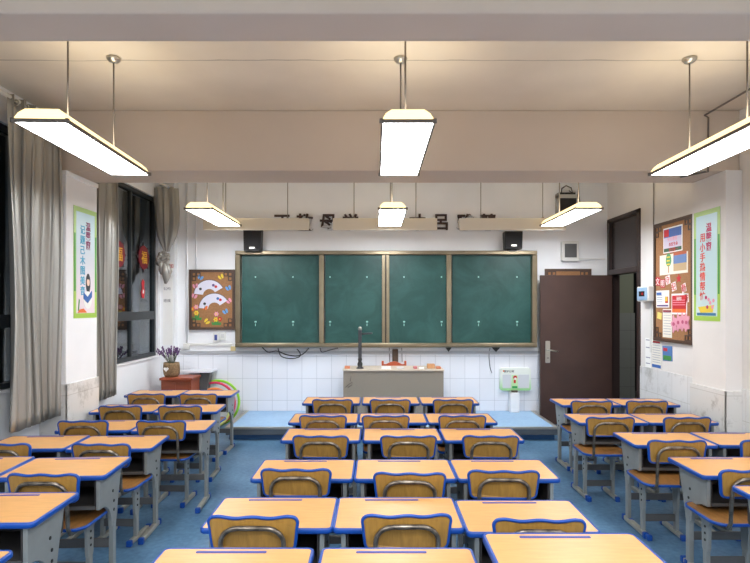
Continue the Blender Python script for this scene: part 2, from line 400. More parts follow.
# ------------------------------------------------------------------ school desk
def make_desk():
    t = thing('school_desk', '', 'desk', (0, 0, 0))
    TZ = .64; w = .30; d = .41
    ol = rrect(-w, w, 0, d, .03)
    inner = rrect(-w+.008, w-.008, .008, d-.008, .024)
    MB().prism(inner, XY, TZ-.02, TZ).build('tabletop', WOODTOP, t)
    MB().ring(ol, [(.013, TZ-.001), (.011, TZ+.002), (.003, TZ+.0015), (0, TZ-.004), (0, TZ-.019), (.004, TZ-.023), (.013, TZ-.022)], XY).build('edge_band', BLUE, t)
    MB().prism(rrect(-.16, .115, d-.050, d-.034, .006), XY, TZ, TZ+.002).build('pencil_groove', GROOVE, t)
    b = MB()
    b.box(-.235, .235, .03, .36, .465, .475).box(-.235, .235, .355, .365, .475, .615).box(-.235, -.228, .03, .355, .475, .615).box(.228, .235, .03, .355, .475, .615)
    b.box(-.235, .235, .03, .355, .609, .617)
    b.build('book_box', CAVITY, t)
    MB().box(-.235, .235, .022, .030, .455, .472).build('box_lip', DGREY, t)
    arc = [(.19 - .13*math.sin(R(a)), .33 + .12*math.cos(R(a))) for a in range(90, -1, -15)]
    # side profile: (y, z)
    poly = [(.025, .617), (.025, .45), (.055, .45)] + [(.185 - .12*math.cos(R(a)), .33 + .115*math.sin(R(a)))for a in (75, 60, 45, 30, 15, 0)][:0]
    poly += [(.085, .446), (.115, .436), (.145, .415), (.168, .385), (.182, .35), (.188, .30), (.252, .30), (.262, .36), (.285, .45), (.33, .60), (.335, .617)]
    for s in (-1, 1):
        x = s*.25
        p = MB().prism(poly, YZ, x-.011, x+.011).build('side_panel', GREY, t, bevel=.003)
        for (by, bz) in ((.20, .50), (.215, .44), (.215, .39)):
            MB().tube([(x+s*.0105, by, bz), (x+s*.0135, by, bz)], .009, 8).build('bolt', BOLT, p)
        MB().box(x-.014, x+.014, .199, .243, .035, .33).build('leg', GREY, t, bevel=.004)
        ft = MB().box(x-.016, x+.016, -.045, .27, .008, .04).build('foot', FEET, t, bevel=.005)
        MB().box(x-.019, x+.019, -.075, -.043, 0, .043).build('end_cap', BLUE, ft, bevel=.006)
        MB().box(x-.019, x+.019, .268, .30, 0, .043).build('end_cap', BLUE, ft, bevel=.006)
    MB().box(-.236, .236, .212, .228, .175, .225).build('crossbar', DGREY, t, bevel=.003)
    return t

def make_chair():
    t = thing('school_chair', '', 'chair', (0, 0, 0))
    # seat, curved outline, chair faces +y
    ol = rrect(-.19, .19, -.17, .18, .07, 7)
    SZ = .425
    def sf(u, v, w): return (u, v, w + .5*(v+.02)**2*.25 - .012*math.cos(u*7)*.6)
    seat = MB().prism(ol, sf, SZ-.012, SZ).build('seat', SEATPLY, t)
    MB().ring(ol, [(.006, SZ+.002), (-.003, SZ+.001), (-.004, SZ-.014), (.006, SZ-.016)], sf).build('edge_trim', BLUE, seat)
    # backrest
    w, h = .195, .158; pts = []
    z0 = .580
    n = 20
    bl = []
    for cx, cz, a in ((.155, 0.035, -90),):
        pass
    low = [(-.15 + .30*k/8, 0) for k in range(9)]
    cr = [(.153 + .03*math.sin(R(a)), .03 - .03*math.cos(R(a))) for a in (20, 40, 60, 80)]
    rt = [(.187, .06), (.191, .10)]
    crt = [(.165 + .03*math.cos(R(a)), h-.032 + .03*math.sin(R(a))) for a in (0, 20, 40, 60, 80)]
    top = [(x, h - .003 + .0035*math.cos(x*2*math.pi/.15*.98)) for x in [.15 - .30*k/20 for k in range(21)]]
    left = [(-x, z) for x, z in (cr + rt + crt)][::-1]
    ol = low + cr + rt + crt + top + left
    def bf(u, v, w): return (u, -.20 - .11*v + w - .55*u*u*0 + .35*u*u, z0 + v)
    br = MB().prism(ol, bf, -.005, .005).build('backrest', PLY, t)
    MB().ring(ol, [(.008, -.008), (-.002, -.008), (-.005, 0), (-.002, .008), (.008, .008)], bf).build('edge_trim', BLUE, br)
    # bent tube frame behind the backrest
    P = []
    def tb(x, z): return (x, -.222 - .11*(z - z0) + .35*x*x, z)
    P += [(-.135, .06, .398), (-.135, -.14, .396), (-.135, -.185, .405), (-.135, -.205, .44)]
    P += [tb(-.135, z) for z in (.54, .59, .625)]
    P += [tb(-.135 + .075*(1-math.cos(R(a))), .625 + .068*math.sin(R(a))) for a in (15, 30, 45, 60, 75, 90)]
    P += [tb(x, .6935) for x in (-.03, 0)]
    P += [(-x, y, z) for x, y, z in P[:-1]][::-1]
    MB().tube(P, .0108, 8).build('back_tube', TUBE, t)
    for s in (-1, 1):
        x = s*.118
        poly = [(-.03, .405), (.10, .405), (.075, .34), (.068, .20), (.055, .17), (.02, .17), (.008, .20), (.002, .34)]
        p = MB().prism(poly, YZ, x-.010, x+.010).build('post', GREY, t, bevel=.003)
        for bz in (.33, .29, .25):
            MB().tube([(x+s*.0095, .036, bz), (x+s*.0125, .036, bz)], .008, 8).build('bolt', BOLT, p)
        MB().box(x-.012, x+.012, .018, .056, .035, .19).build('leg', GREY, t, bevel=.003)
        ft = MB().box(x-.015, x+.015, -.045, .215, .008, .038).build('foot', FEET, t, bevel=.005)
        MB().box(x-.018, x+.018, -.075, -.043, 0, .041).build('end_cap', BLUE, ft, bevel=.006)
        MB().box(x-.018, x+.018, .213, .245, 0, .041).build('end_cap', BLUE, ft, bevel=.006)
    MB().box(-.107, .107, .028, .044, .10, .15).build('crossbar', DGREY, t, bevel=.003)
    MB().box(-.145, .145, .0, .07, .392, .405).build('seat_bracket', DGREY, t)
    return t

ORD = ['first', 'second', 'third', 'fourth', 'fifth', 'sixth', 'seventh']
desk0 = make_desk(); chair0 = make_chair(); used = {'d': False, 'c': False}
def put_desk(x, y, label, group, rot=0, zs=1.0):
    o = desk0 if not used['d'] else copy_tree(desk0); used['d'] = True
    o.location = (x, y, 0); o.rotation_euler.z = R(rot); o.scale.z = zs; o['label'] = label; o['group'] = group
def put_chair(x, yback, label, group, rot=None):
    o = chair0 if not used['c'] else copy_tree(chair0); used['c'] = True
    rot = random.uniform(-2.2, 2.2) if rot is None else rot
    o.location = (x, yback + .208, 0); o.rotation_euler.z = R(rot); o['label'] = label; o['group'] = group

# middle block: (near edge depth, x edges of the desks), chairs (pixel centre, depth of the backrest)
MID = [
 (5.58, (-.768, -.156, .463, 1.068), ((332.6, 5.26), (390.7, 5.26), (453, 5.26))),
 (4.66, (-.757, -.158, .450, 1.042), ((323.7, 4.49), (385.7, 4.49), (462.7, 4.49))),
 (4.04, (-.722, -.109, .505, 1.112), ((321.5, 3.79), (408.6, 3.79), (492, 3.79))),
 (3.14, (-.735, -.127, .470, 1.072), ((296, 3.02), (411, 2.95), (505, 2.99))),
 (2.44, (-.795, -.195, .400, 1.000), ((253, 2.345), (405.6, 2.36), (541, 2.31))),
 (1.76, (-.850, -.235, .400, None), ()),
]
side3 = ['left', 'centre', 'right']
for r, (yn, xs, ch) in enumerate(MID):
    where = 'nearest the lectern' if r == 0 else ('from the lectern' if r < 5 else 'nearest the camera')
    for k in range(3):
        if r == 5 and k == 2:
            put_desk(.715, 1.74, 'tallest orange topped desk, right of three, middle block, row nearest the camera', 'desks of the middle block', 0, 1.165); continue
        x0, x1 = xs[k], xs[k+1]
        rn = {0: 'row nearest the lectern', 5: 'row nearest the camera'}.get(r, ORD[r] + ' row from the lectern')
        yo = -.04 if (r == 4 and k == 2) else 0
        put_desk((x0+x1)/2, yn+yo, 'orange topped desk, %s of three, middle block, %s' % (side3[k], rn), 'desks of the middle block', 0, 1.06 if r == 5 else 1)
    for k, (cx, Y) in enumerate(ch):
        rn = 'row nearest the lectern' if r == 0 else ORD[r] + ' row from the lectern'
        put_chair(PX(cx, Y), Y, 'plywood chair, %s of three, middle block, %s' % (side3[k], rn), 'chairs of the middle block')
# left block, by the windows
LEFT = [
 (6.07, [(-1.915, 'aisle'), (-2.52, 'window')], [(198.5, 5.60, 'aisle'), (145.8, 5.60, 'window')]),
 (5.13, [(-1.80, 'aisle'), (-2.41, 'window')], [(179, 4.92, 'aisle'), (119.8, 4.92, 'window')]),
 (4.36, [(-1.665, 'aisle'), (-2.275, 'window')], [(161, 4.285, 'aisle'), (81.7, 4.285, 'window')]),
 (3.80, [(-1.87, 'aisle'), (-2.485, 'window')], [(101.7, 3.57, 'aisle'), (-1, 3.57, 'window')]),
 (3.06, [(-1.83, 'aisle'), (-2.445, 'window')], [(43.3, 2.93, 'aisle')]),
 (2.40, [(-1.815, 'aisle')], []),
 (1.825, [(-1.775, 'aisle')], []),
]
for r, (yn, ds, ch) in enumerate(LEFT):
    rn = {0: 'row nearest the front wall', 6: 'row nearest the camera'}.get(r, ORD[r] + ' row from the front wall')
    for x, s in ds:
        put_desk(x, yn, 'orange topped desk, %s side of left block, %s' % (s, rn), 'desks of the left block', {1: 3, 2: 3.5, 3: 3, 4: 3.5, 5: 1.5}.get(r, 0), 1.06 if r in (4, 5) else 1)
    for cx, Y, s in ch:
        put_chair(PX(cx, Y), Y, 'plywood chair, %s side of left block, %s' % (s, rn), 'chairs of the left block')
RIGHT = [
 (5.48, [(2.17, 'aisle'), (2.775, 'wall')], [(592.5, 5.18, 'aisle'), (648, 5.18, 'wall')]),
 (4.65, [(2.035, 'aisle'), (2.64, 'wall')], [(611, 4.42, 'aisle'), (687, 4.42, 'wall')]),
 (3.90, [(2.155, 'aisle'), (2.765, 'wall')], [(678.3, 3.66, 'aisle'), (770, 3.66, 'wall')]),
 (3.20, [(2.22, 'aisle')], [(755, 3.0, 'aisle')]),
 (2.51, [(2.195, 'aisle')], []),
]
for r, (yn, ds, ch) in enumerate(RIGHT):
    rn = {0: 'row nearest the door', 4: 'row nearest the camera'}.get(r, ORD[r] + ' row from the door')
    for x, s in ds:
        put_desk(x, yn, 'orange topped desk, %s side of right block, %s' % (s, rn), 'desks of the right block', -1.5 if r == 2 else 0, 1.06 if r == 4 else 1)
    for cx, Y, s in ch:
        put_chair(PX(cx, Y), Y, 'plywood chair, %s side of right block, %s' % (s, rn), 'chairs of the right block')

# ------------------------------------------------------------------ ceiling lamps
def make_lamp():
    """origin at the middle of the diffuser"""
    t = thing('pendant_lamp', '', 'lamp', (0, 0, 0))
    L, W = .6, .145
    MB().box(-W+.008, W-.008, -L+.008, L-.008, -.002, .004).build('diffuser', DIFF, t)
    fr = MB()
    fr.box(-W-.004, -W+.008, -L-.004, L+.004, -.005, .014).box(W-.008, W+.004, -L-.004, L+.004, -.005, .014)
    fr.box(-W+.008, W-.008, -L-.004, -L+.008, -.005, .014).box(-W+.008, W-.008, L-.008, L+.004, -.005, .014)
    for sx in (-1, 1):
        for sy in (-1, 1): fr.lathe([(.012, -.007), (.012, .016)], (sx*W, sy*L, 0), 10)
    fr.build('frame', LAMPTRIM, t)
    a, b, z0, z1 = W-.004, W-.055, .014, .075
    vs = [(-a, -L, z0), (a, -L, z0), (a, L, z0), (-a, L, z0),
          (-a+.02, -L+.008, z0+.035), (a-.02, -L+.008, z0+.035), (a-.02, L-.008, z0+.035), (-a+.02, L-.008, z0+.035),
          (-b, -L+.02, z1), (b, -L+.02, z1), (b, L-.02, z1), (-b, L-.02, z1)]
    MB().add(vs, [(0,3,2,1),(0,1,5,4),(1,2,6,5),(2,3,7,6),(3,0,4,7),(4,5,9,8),(5,6,10,9),(6,7,11,10),(7,4,8,11),(8,9,10,11)]).build('top_cover', DOME, t)
    hc = ZC - (H + 1.0)
    for y in (-.31, .31):
        MB().tube([(0, y, .07), (0, y, hc-.01)], .006, 6).build('cord', LAMPTRIM, t)
        MB().lathe([(.05, -.004), (.046, -.018), (.03, -.034), (.012, -.04)], (0, y, hc), 18).build('ceiling_rose', CHROME, t)
    return t
lamp0 = make_lamp()
for i, (x, y, lab) in enumerate([
    (-1.845, 3.55, 'lit white panel pendant lamp, large one at upper left near the curtain'),
    (.175, 3.56, 'lit white panel pendant lamp, large one hanging at top centre'),
    (2.22, 3.56, 'lit white panel pendant lamp, large one at upper right cut by the edge'),
    (-1.855, 6.30, 'lit white panel pendant lamp in the far row, left one near the blackboard'),
    (.175, 6.30, 'lit white panel pendant lamp in the far row, centre one before the blackboard'),
    (2.225, 6.30, 'lit white panel pendant lamp in the far row, right one near the door')]):
    o = lamp0 if i == 0 else copy_tree(lamp0)
    o.location = (x, y, H+1.0 + (.015 if i > 2 else 0)); o.rotation_euler.z = R([2.4, 0, -1.2, 0, 0, 0][i]); o['label'] = lab
    if i > 2:
        for ch in o.children:
            if ch.name.startswith('diffuser'):
                if 'far_me' not in globals(): far_me = ch.data.copy(); far_me.materials[0] = DIFF2
                ch.data = far_me
    l = bpy.data.lights.new('lamp_uplight', 'AREA'); l.shape = 'RECTANGLE'; l.size = .2; l.size_y = 1.1; l.energy = 4.5 if i < 3 else 5.5; l.color = (1, .86, .66)
    lo = bpy.data.objects.new('lamp_uplight', l); C.objects.link(lo); lo.location = (x, y, H+1.09); lo.rotation_euler = (math.pi, 0, 0)
    o['label'] = lab; o['group'] = 'pendant lamps near row' if i < 3 else 'pendant lamps far row'

# blackboard lamps: tan blade housings
for i, (xa, xb, lab) in enumerate([(203, 308.7, 'beige blade shaped blackboard lamp, left of three'), (332.8, 437.3, 'beige blade shaped blackboard lamp, middle of three'), (459.5, 566, 'beige blade shaped blackboard lamp, right of three')]):
    Y = 7.08; x0, x1 = PX(xa, Y), PX(xb, Y); xm = (x0+x1)/2
    t = thing('blackboard_lamp', lab + ' hung before the front wall', 'lamp', (xm, Y, H+1.05), 'blackboard lamps')
    poly = [(Y-.01, H+1.14), (Y+.10, H+1.14), (Y+.13, H+1.075), (Y+.02, H+.985), (Y, H+.985)]
    MB().prism(poly, YZ, x0, x1).build('housing', TAN, t, bevel=.004)
    for s in (-1, 1):
        xx = xm + s*.405
        MB().tube([(xx, Y+.05, H+1.12), (xx, Y+.05, ZC)], .005, 6).build('suspension_rod', LAMPTRIM, t)
        MB().box(xx-.012, xx+.012, Y+.035, Y+.065, H+1.12, H+1.16).build('clamp', LAMPTRIM, t)

# ------------------------------------------------------------------ blackboard
BF = 7.60
bx0, bx1, bz1, bz0 = PX(235.3, BF), PX(537, BF), PZ(250.8, BF), PZ(347.3, BF)
bb = thing('blackboard', 'wide green sliding blackboard in a bronze aluminium frame on the front wall', 'blackboard', ((bx0+bx1)/2, BF, bz0))
fw = .07
fm = MB(); fm.box(bx0, bx1, BF-.02, YW, bz1-.055, bz1).box(bx0, bx1, BF-.02, YW, bz0, bz0+.06).box(bx0, bx0+fw, BF-.02, YW, bz0+.06, bz1-.055).box(bx1-fw, bx1, BF-.02, YW, bz0+.06, bz1-.055)
fm.build('outer_frame', BRONZE, bb, bevel=.008)
MB().box(bx0+.02, bx1-.02, BF-.05, BF-.02, bz0+.012, bz0+.05).build('chalk_ledge', BRONZE, bb, bevel=.004)
cuts = [(241, 319.6, 7.66), (325.0, 382.3, 7.63), (389, 447.0, 7.63), (452.6, 532.4, 7.66)]
for a, b, y in cuts:
    p = MB().box(PX(a, BF), PX(b, BF), y, y+.02, bz0+.055, bz1-.05).build('green_panel', GREEN, bb)
sr = MB()
for a, b in ((319.2, 323.9), (382, 385.2), (386.2, 389.4), (446.6, 451.4)):
    MB().box(PX(a, BF), PX(b, BF), BF-.004, 7.66, bz0+.055, bz1-.05).build('panel_stile', BRONZE, bb, bevel=.003)
MB().box(PX(384.9, BF), PX(386.5, BF), BF+.01, 7.66, bz0+.055, bz1-.05).build('seam_strip', BLACKPL, bb)
CHK = flat('chalk_mark', (150, 200, 190))
for i, x in enumerate([255.5, 293, 330, 367, 404, 441.5, 478.5, 517]):
    y = 7.659 if (i < 2 or i > 5) else 7.629
    MB().tube([(PX(x, y), y-.004, PZ(277, y)), (PX(x, y), y+.002, PZ(277, y))], .011, 8).build('hook', CHK, bb)
    MB().box(PX(x-.35, y), PX(x+.35, y), y-.004, y, PZ(326, y), PZ(323.5, y)).box(PX(x-.9, y), PX(x+1.1, y), y-.005, y, PZ(322.5, y), PZ(321, y)).build('hook', CHK, bb)
# cable trunking and cables below the board
struct(MB().box(PX(180, 7.68), PX(541, 7.68), 7.67, YW, PZ(353.5, 7.68), PZ(350.8, 7.68)).build('trim_10', mat('grey_trunking', (176, 178, 182), .5)))
struct(MB().box(PX(187.6, 7.68), PX(232, 7.68), 7.675, YW, PZ(345.6, 7.68), PZ(343.4, 7.68)).build('trim_11', TRUNK))
def cable(pix, Y, r, label):
    pts = [(PX(x, Y), Y, PZ(y, Y)) for x, y in pix]
    out = []
    for i in range(len(pts)-1):
        p0, p1, p2, p3 = [Vector(pts[max(0, min(len(pts)-1, j))]) for j in (i-1, i, i+1, i+2)]
        for k in range(6):
            q = k/6; out.append(.5*((2*p1)+(-p0+p2)*q+(2*p0-5*p1+4*p2-p3)*q*q+(-p0+3*p1-3*p2+p3)*q**3))
    out.append(Vector(pts[-1]))
    return tag(MB().tube(out, r, 6).build('cable', BLACKPL, origin=out[0]), label, 'cable', 'cables under the blackboard')
cable([(262, 347), (268, 352), (277, 351), (286, 354.5), (296, 356), (303, 354), (309, 348)], 7.63, .008, 'black cable drooping under the left end of the blackboard, longest loop')
cable([(278, 348), (281, 356), (290, 358.5), (299, 357), (300, 353), (297, 349)], 7.62, .007, 'black cable loop hanging lowest under the blackboard near its left end')
cable([(320, 348), (322, 352), (330, 350), (338, 348)], 7.64, .006, 'short thin black cable under the blackboard just right of the longer loops')
cable([(490, 348), (489, 356), (490, 367), (492, 373)], 7.68, .004, 'thin cable hanging on the tiles left of the green wall case')
for i, (x, w) in enumerate([(448.5, 3), (496, 4)]):
    tag(MB().prism([(PX(x-w, 7.66), PZ(347.6, 7.66)), (PX(x, 7.66), PZ(352, 7.66)), (PX(x+w, 7.66), PZ(347.6, 7.66))], XZ, 7.655, 7.685).build('wall_bracket', BLACKPL, origin=(PX(x, 7.66), 7.66, PZ(350, 7.66))),
        'small dark bracket under the blackboard, %s' % ('below its third panel' if i == 0 else 'below its rightmost panel'), 'bracket', 'brackets under the blackboard')
BR = mat('brown_fabric', (86, 70, 58), .8)
bg = thing('hanging_conduit', 'short dark brown conduit on the wall between blackboard and teacher chair', 'conduit', (PX(395, 7.66), 7.66, PZ(362, 7.66)))
MB().box(PX(392.3, 7.66), PX(398.2, 7.66), 7.64, 7.688, PZ(363, 7.66), PZ(349, 7.66)).build('casing', BR, bg, bevel=.012)
for x in (389.3, 401.8): MB().tube([(PX(x, 7.66), 7.68, PZ(348, 7.66)), (PX(x+.4, 7.66), 7.68, PZ(362, 7.66))], .004, 6).build('wire', BOLT, bg)

# slogan characters on the wall
for i, (x, ch, lab) in enumerate([(282, '正', 'first from the left'), (304.5, '教', 'second from the left'), (328, '母', 'third from the left'), (350.5, '学', 'fourth from the left'),
                       (417, '才', 'fourth from the right'), (441, '呂', 'third from the right'), (465, '雅', 'second from the right'), (488, '慧', 'first from the right')]):
    Y = 7.69
    o = text_mesh(ch, .245, LETTER, XZ, PX(x, Y), PZ(222.2, Y), -Y, None, 'wall_character', .01, bold=.006)
    # XZ maps w to y: mirror depth
    for v in o.data.vertices: pass
    o.location.y = 7.685
    tag(o, 'dark brown wall character above the blackboard, %s' % lab, 'lettering', 'slogan characters above the blackboard')

# ------------------------------------------------------------------ loudspeakers and wall boxes
for i, (xa, xb, ya, yb) in enumerate([(243, 261, 228.5, 251.5), (505, 523, 231, 249)]):
    Y = 7.50; x0, x1, z1, z0 = PX(xa, Y), PX(xb, Y), PZ(ya, Y), PZ(yb, Y)
    t = thing('loudspeaker', 'black wall loudspeaker above the %s end of the blackboard' % ('left' if i == 0 else 'right'), 'speaker', ((x0+x1)/2, Y, z0), 'loudspeakers above the blackboard')
    MB().prism([(x0, z1), (x0+.008, z0), (x1-.008, z0), (x1, z1)], XZ, Y, Y+.16).build('cabinet', BLACKPL, t, bevel=.01)
    MB().box(x0+.018, x1-.018, Y-.006, Y, z0+.02, z1-.02).build('grille', mat('grille', (38, 38, 40), .8, bump=(300, .5)), t)
    MB().box((x0+x1)/2-.035, (x0+x1)/2+.035, Y-.009, Y-.006, z0+.04, z0+.06).build('badge', CHROME, t)
    MB().box((x0+x1)/2-.05, (x0+x1)/2+.05, Y+.05, YW, z0-.025 if i else z0+.05, z0 if i else z0+.1).build('bracket', BLACKPL, t)
Y = 7.6
t = thing('wall_cabinet', 'grey open wall box with dark screen and cables above the right lamp', 'wall box', (PX(567, Y), Y, PZ(213, Y)))
x0, x1, z0, z1 = PX(557.5, Y), PX(577, Y), PZ(216, Y), PZ(195, Y)
m = MB(); m.box(x0, x0+.02, Y-.05, YW, z0, z1+.03).box(x1-.02, x1, Y-.05, YW, z0, z1).box(x0, x1, Y-.05, YW, z1-.05, z1).box(x0, x1, Y-.05, YW, z0, z0+.02)
m.build('casing', mat('pale_grey', (178, 178, 174), .5), t, bevel=.004)
MB().box(x0+.02, x1-.02, Y-.03, Y-.02, z0+.02, z1-.05).build('dark_screen', BLACKPL, t)
MB().box(x0+.01, x1-.03, Y-.03, Y+.03, z1, z1+.03).build('top_bracket', BLACKPL, t)
pts = [(x0+.05, Y, z1+.02), (x0+.06, Y, z1+.09), (x0+.12, Y, z1+.13), (x0+.19, Y, z1+.10), (x0+.21, Y, z1+.03), (x0+.16, Y, z1+.06)]
MB().tube(pts, .008, 6).build('cable_loop', BLACKPL, t)
MB().tube([(x1-.02, Y-.02, z1), (x1+.02, Y-.02, z1-.03), (x1+.03, Y-.02, z1-.1), (x1, Y-.02, z1-.14)], .008, 6).build('cable_loop', BLACKPL, t)
t = thing('wall_intercom', 'white wall loudspeaker box with grey grille above the small cork board', 'intercom', (PX(571, 7.62), 7.62, PZ(261, 7.62)))
x0, x1, z0, z1 = PX(562.3, 7.62), PX(578.8, 7.62), PZ(261, 7.62), PZ(241, 7.62)
MB().prism(rrect(x0, x1, z0, z1, .015), XZ, 7.62, YW).build('casing', TRUNK, t)
MB().box(x0+.035, x1-.03, 7.612, 7.62, z0+.05, z1-.04).build('grille', mat('grey_grille', (92, 92, 92), .7), t)
MB().lathe([(.024, -.004), (.024, .004)], ((x0+x1)/2, 7.612, z1-.035), 14).build('dial', TRUNK, t)
struct(MB().box(x1, PX(605, 7.69), 7.68, YW, PZ(259.6, 7.69), PZ(258.4, 7.69)).build('trim_12', TRUNK))
# vertical pipes left of the board, small sockets
struct(MB().tube([(PX(187, 7.68), 7.68, PZ(343, 7.68)), (PX(187, 7.68), 7.68, ZC)], .014, 8).build('trim_13', WALLW))
struct(MB().tube([(PX(196, 7.68), 7.685, PZ(270, 7.68)), (PX(196, 7.68), 7.685, ZC)], .010, 8).build('trim_14', WALLW))
def wallbox(name, label, cat, xa, xb, ya, yb, m, face=None, Y=7.66, group=None):
    x0, x1, z0, z1 = PX(xa, Y), PX(xb, Y), PZ(yb, Y), PZ(ya, Y)
    t = thing(name, label, cat, ((x0+x1)/2, Y, z0), group)
    MB().box(x0, x1, Y, YW, z0, z1).build('box_body', m, t, bevel=.004)
    if face: MB().box(x0+.02, x1-.02, Y-.004, Y, z0+.03, z1-.025).build('face_plate', face, t)
    return t
wallbox('switch_box', 'small white switch box with blue face under the left cork board', 'switch', 213, 218.6, 333, 342.4, TRUNK, flat('blue_face', (70, 82, 150)))
wallbox('socket_box', 'plain white socket box under the left cork board, right of the blue one', 'socket', 219.4, 225.6, 332, 340, TRUNK, mat('socket_face', (205, 205, 205), .5))
wallbox('junction_box', 'small yellowish junction box at the lower left corner of the blackboard', 'junction box', 230.5, 235.2, 346.5, 351, flat('cream', (214, 196, 140)))
wallbox('junction_box', 'small white junction box left of the blue switch, above the lavender basket', 'junction box', 183, 189, 343.5, 349.5, TRUNK)
t = thing('notice_sheets', 'white strip with faint grey notices on the corner beside the tied curtain', 'notice', (PX(167.5, 7.57), 7.57, PZ(305, 7.57)))
MB().box(PX(162.8, 7.57), PX(172.4, 7.57), 7.573, 7.58, PZ(345, 7.57), PZ(262, 7.57)).build('sheet', PAPER, t)
for y, c in ((288.6, '公约'), (300.6, '班规')): text_mesh(c, .05, flat('grey_ink', (110, 110, 120)), XZ, PX(167, 7.57), PZ(y, 7.57), 7.571, t)
text_mesh('加', .07, flat('red_ink', (196, 60, 60)), XZ, PX(171, 7.57), PZ(266, 7.57), 7.571, t)

# ------------------------------------------------------------------ cork boards
def corner_ornament(mb, fn, u, v, su, sv, w, s=.062):
    t = .013
    def rect(a, b, c, d):
        p = [(u+su*a, v+sv*c), (u+su*b, v+sv*c), (u+su*b, v+sv*d), (u+su*a, v+sv*d)]
        mb.prism(p, fn, w[0], w[1])
    for (i, j) in ((0, 0), (1, 0), (0, 1)):
        a, c = i*s, j*s
        rect(a, a+s, c, c+t); rect(a, a+s, c+s-t, c+s); rect(a, a+t, c+t, c+s-t); rect(a+s-t, a+s, c+t, c+s-t)
def cork_board(label, fn, u0, u1, v0, v1, wallw, frontw, loc):
    """u along the wall, v up; from wallw (wall) to frontw (towards the room)"""
    t = thing('cork_board', label, 'notice board', loc); d = frontw - wallw; f = .035
    MB().prism([(u0+f, v0+f), (u1-f, v0+f), (u1-f, v1-f), (u0+f, v1-f)], fn, wallw, wallw + d*.6).build('cork_panel', CORK, t)
    m = MB()
    for a, b, c, e in ((u0, u1, v0, v0+f), (u0, u1, v1-f, v1), (u0, u0+f, v0+f, v1-f), (u1-f, u1, v0+f, v1-f)):
        m.prism([(a, c), (b, c), (b, e), (a, e)], fn, wallw, frontw)
    m.build('frame', CORKFR, t)
    for su, sv, u, v in ((1, 1, u0+f, v0+f), (-1, 1, u1-f, v0+f), (1, -1, u0+f, v1-f), (-1, -1, u1-f, v1-f)):
        o = MB(); corner_ornament(o, fn, u, v, su, sv, (wallw + d*.6, wallw + d*.8)); o.build('corner_fretwork', CORKFR, t)
    return t
Yc = 7.69
cu0, cu1, cv0, cv1 = PX(189, 7.66), PX(234.7, 7.66), PZ(329.8, 7.66), PZ(269.5, 7.66)
cork_board('cork board with two white paper fans left of the blackboard', XZ, cu0, cu1, cv0, cv1, YW, 7.66, ((cu0+cu1)/2, YW, cv0))
CW = 7.676   # cork surface
def pz(x, y): return PX(x, CW), PZ(y, CW)
def fan(cx, cy, r0, r1, a0, a1, tilt, label, motif):
    x, z = pz(cx, cy)
    s = CW/F
    n = 14; poly = [(x + r1*s*math.cos(R(a0+(a1-a0)*k/n)+tilt), z + r1*s*math.sin(R(a0+(a1-a0)*k/n)+tilt)) for k in range(n+1)]
    poly += [(x + r0*s*math.cos(R(a1-(a1-a0)*k/n)+tilt), z + r0*s*math.sin(R(a1-(a1-a0)*k/n)+tilt)) for k in range(n+1)]
    t = thing('paper_fan', label, 'paper fan', (x, CW-.004, z), 'paper fans on the cork board')
    MB().prism(poly, XZ, CW-.008, CW).build('fan_leaf', flat('fan_white', (222, 222, 236)), t)
    q = [(x + (r1+.6)*s*math.cos(R(a0+(a1-a0)*k/n)+tilt), z + (r1+.6)*s*math.sin(R(a0+(a1-a0)*k/n)+tilt)) for k in range(n+1)]
    q2 = [(x + (r1-.1)*s*math.cos(R(a1-(a1-a0)*k/n)+tilt), z + (r1-.1)*s*math.sin(R(a1-(a1-a0)*k/n)+tilt)) for k in range(n+1)]
    MB().prism(q+q2, XZ, CW-.009, CW).build('fan_rim', flat('fan_rim', (110, 88, 90)), t)
    for k, (a, c) in enumerate(motif):
        rr = (r0+r1)/2*s; aa = R(a)+tilt
        MB().tube([(x + rr*math.cos(aa), CW-.012, z + rr*math.sin(aa)), (x + rr*math.cos(aa), CW-.008, z + rr*math.sin(aa))], .02, 8).build('painted_motif', c, t)
RED = flat('red', (198, 42, 48)); DBL = flat('deep_blue', (58, 104, 176)); YEL = flat('yellow', (236, 206, 66)); ORA = flat('orange', (232, 120, 58))
GRN = flat('leaf_green', (72, 142, 70)); PNK = flat('pink', (232, 156, 176)); LBL = flat('light_blue', (112, 166, 220)); INK = flat('ink', (52, 54, 60)); PUR = flat('purple', (96, 72, 128))
fan(209.5, 295.5, 6.5, 15.5, 22, 165, .15, 'white paper fan pinned on the cork board, upper one', [(135, INK), (60, PUR), (45, RED)])
fan(214.5, 309, 6.5, 15.5, 22, 165, .2, 'white paper fan with red and blue flowers on the cork board, lower one', [(140, INK), (45, RED), (60, DBL)])
def butterfly(cx, cy, c, ang, label, fn=None, s=1.0):
    x, z = pz(cx, cy)
    t = thing('paper_butterfly', label, 'paper butterfly', (x, CW-.004, z), 'paper butterflies on the cork board')
    for sg in (-1, 1):
        pl = []
        for k in range(12):
            q = 2*math.pi*k/12; pl.append((.026*s*math.cos(q)*.8 + sg*.022*s, .034*s*math.sin(q) + .01*math.cos(q)*sg))
        pl = [(x + a*math.cos(ang) - b*math.sin(ang), z + a*math.sin(ang) + b*math.cos(ang)) for a, b in pl]
        MB().prism(pl, XZ, CW-.007 - (sg+1)*.001, CW).build('wing', c, t)
    MB().tube([(x + .03*s*math.sin(ang), CW-.011, z - .03*s*math.cos(ang)), (x - .03*s*math.sin(ang), CW-.011, z + .03*s*math.cos(ang))], .004, 6).build('body', INK, t)
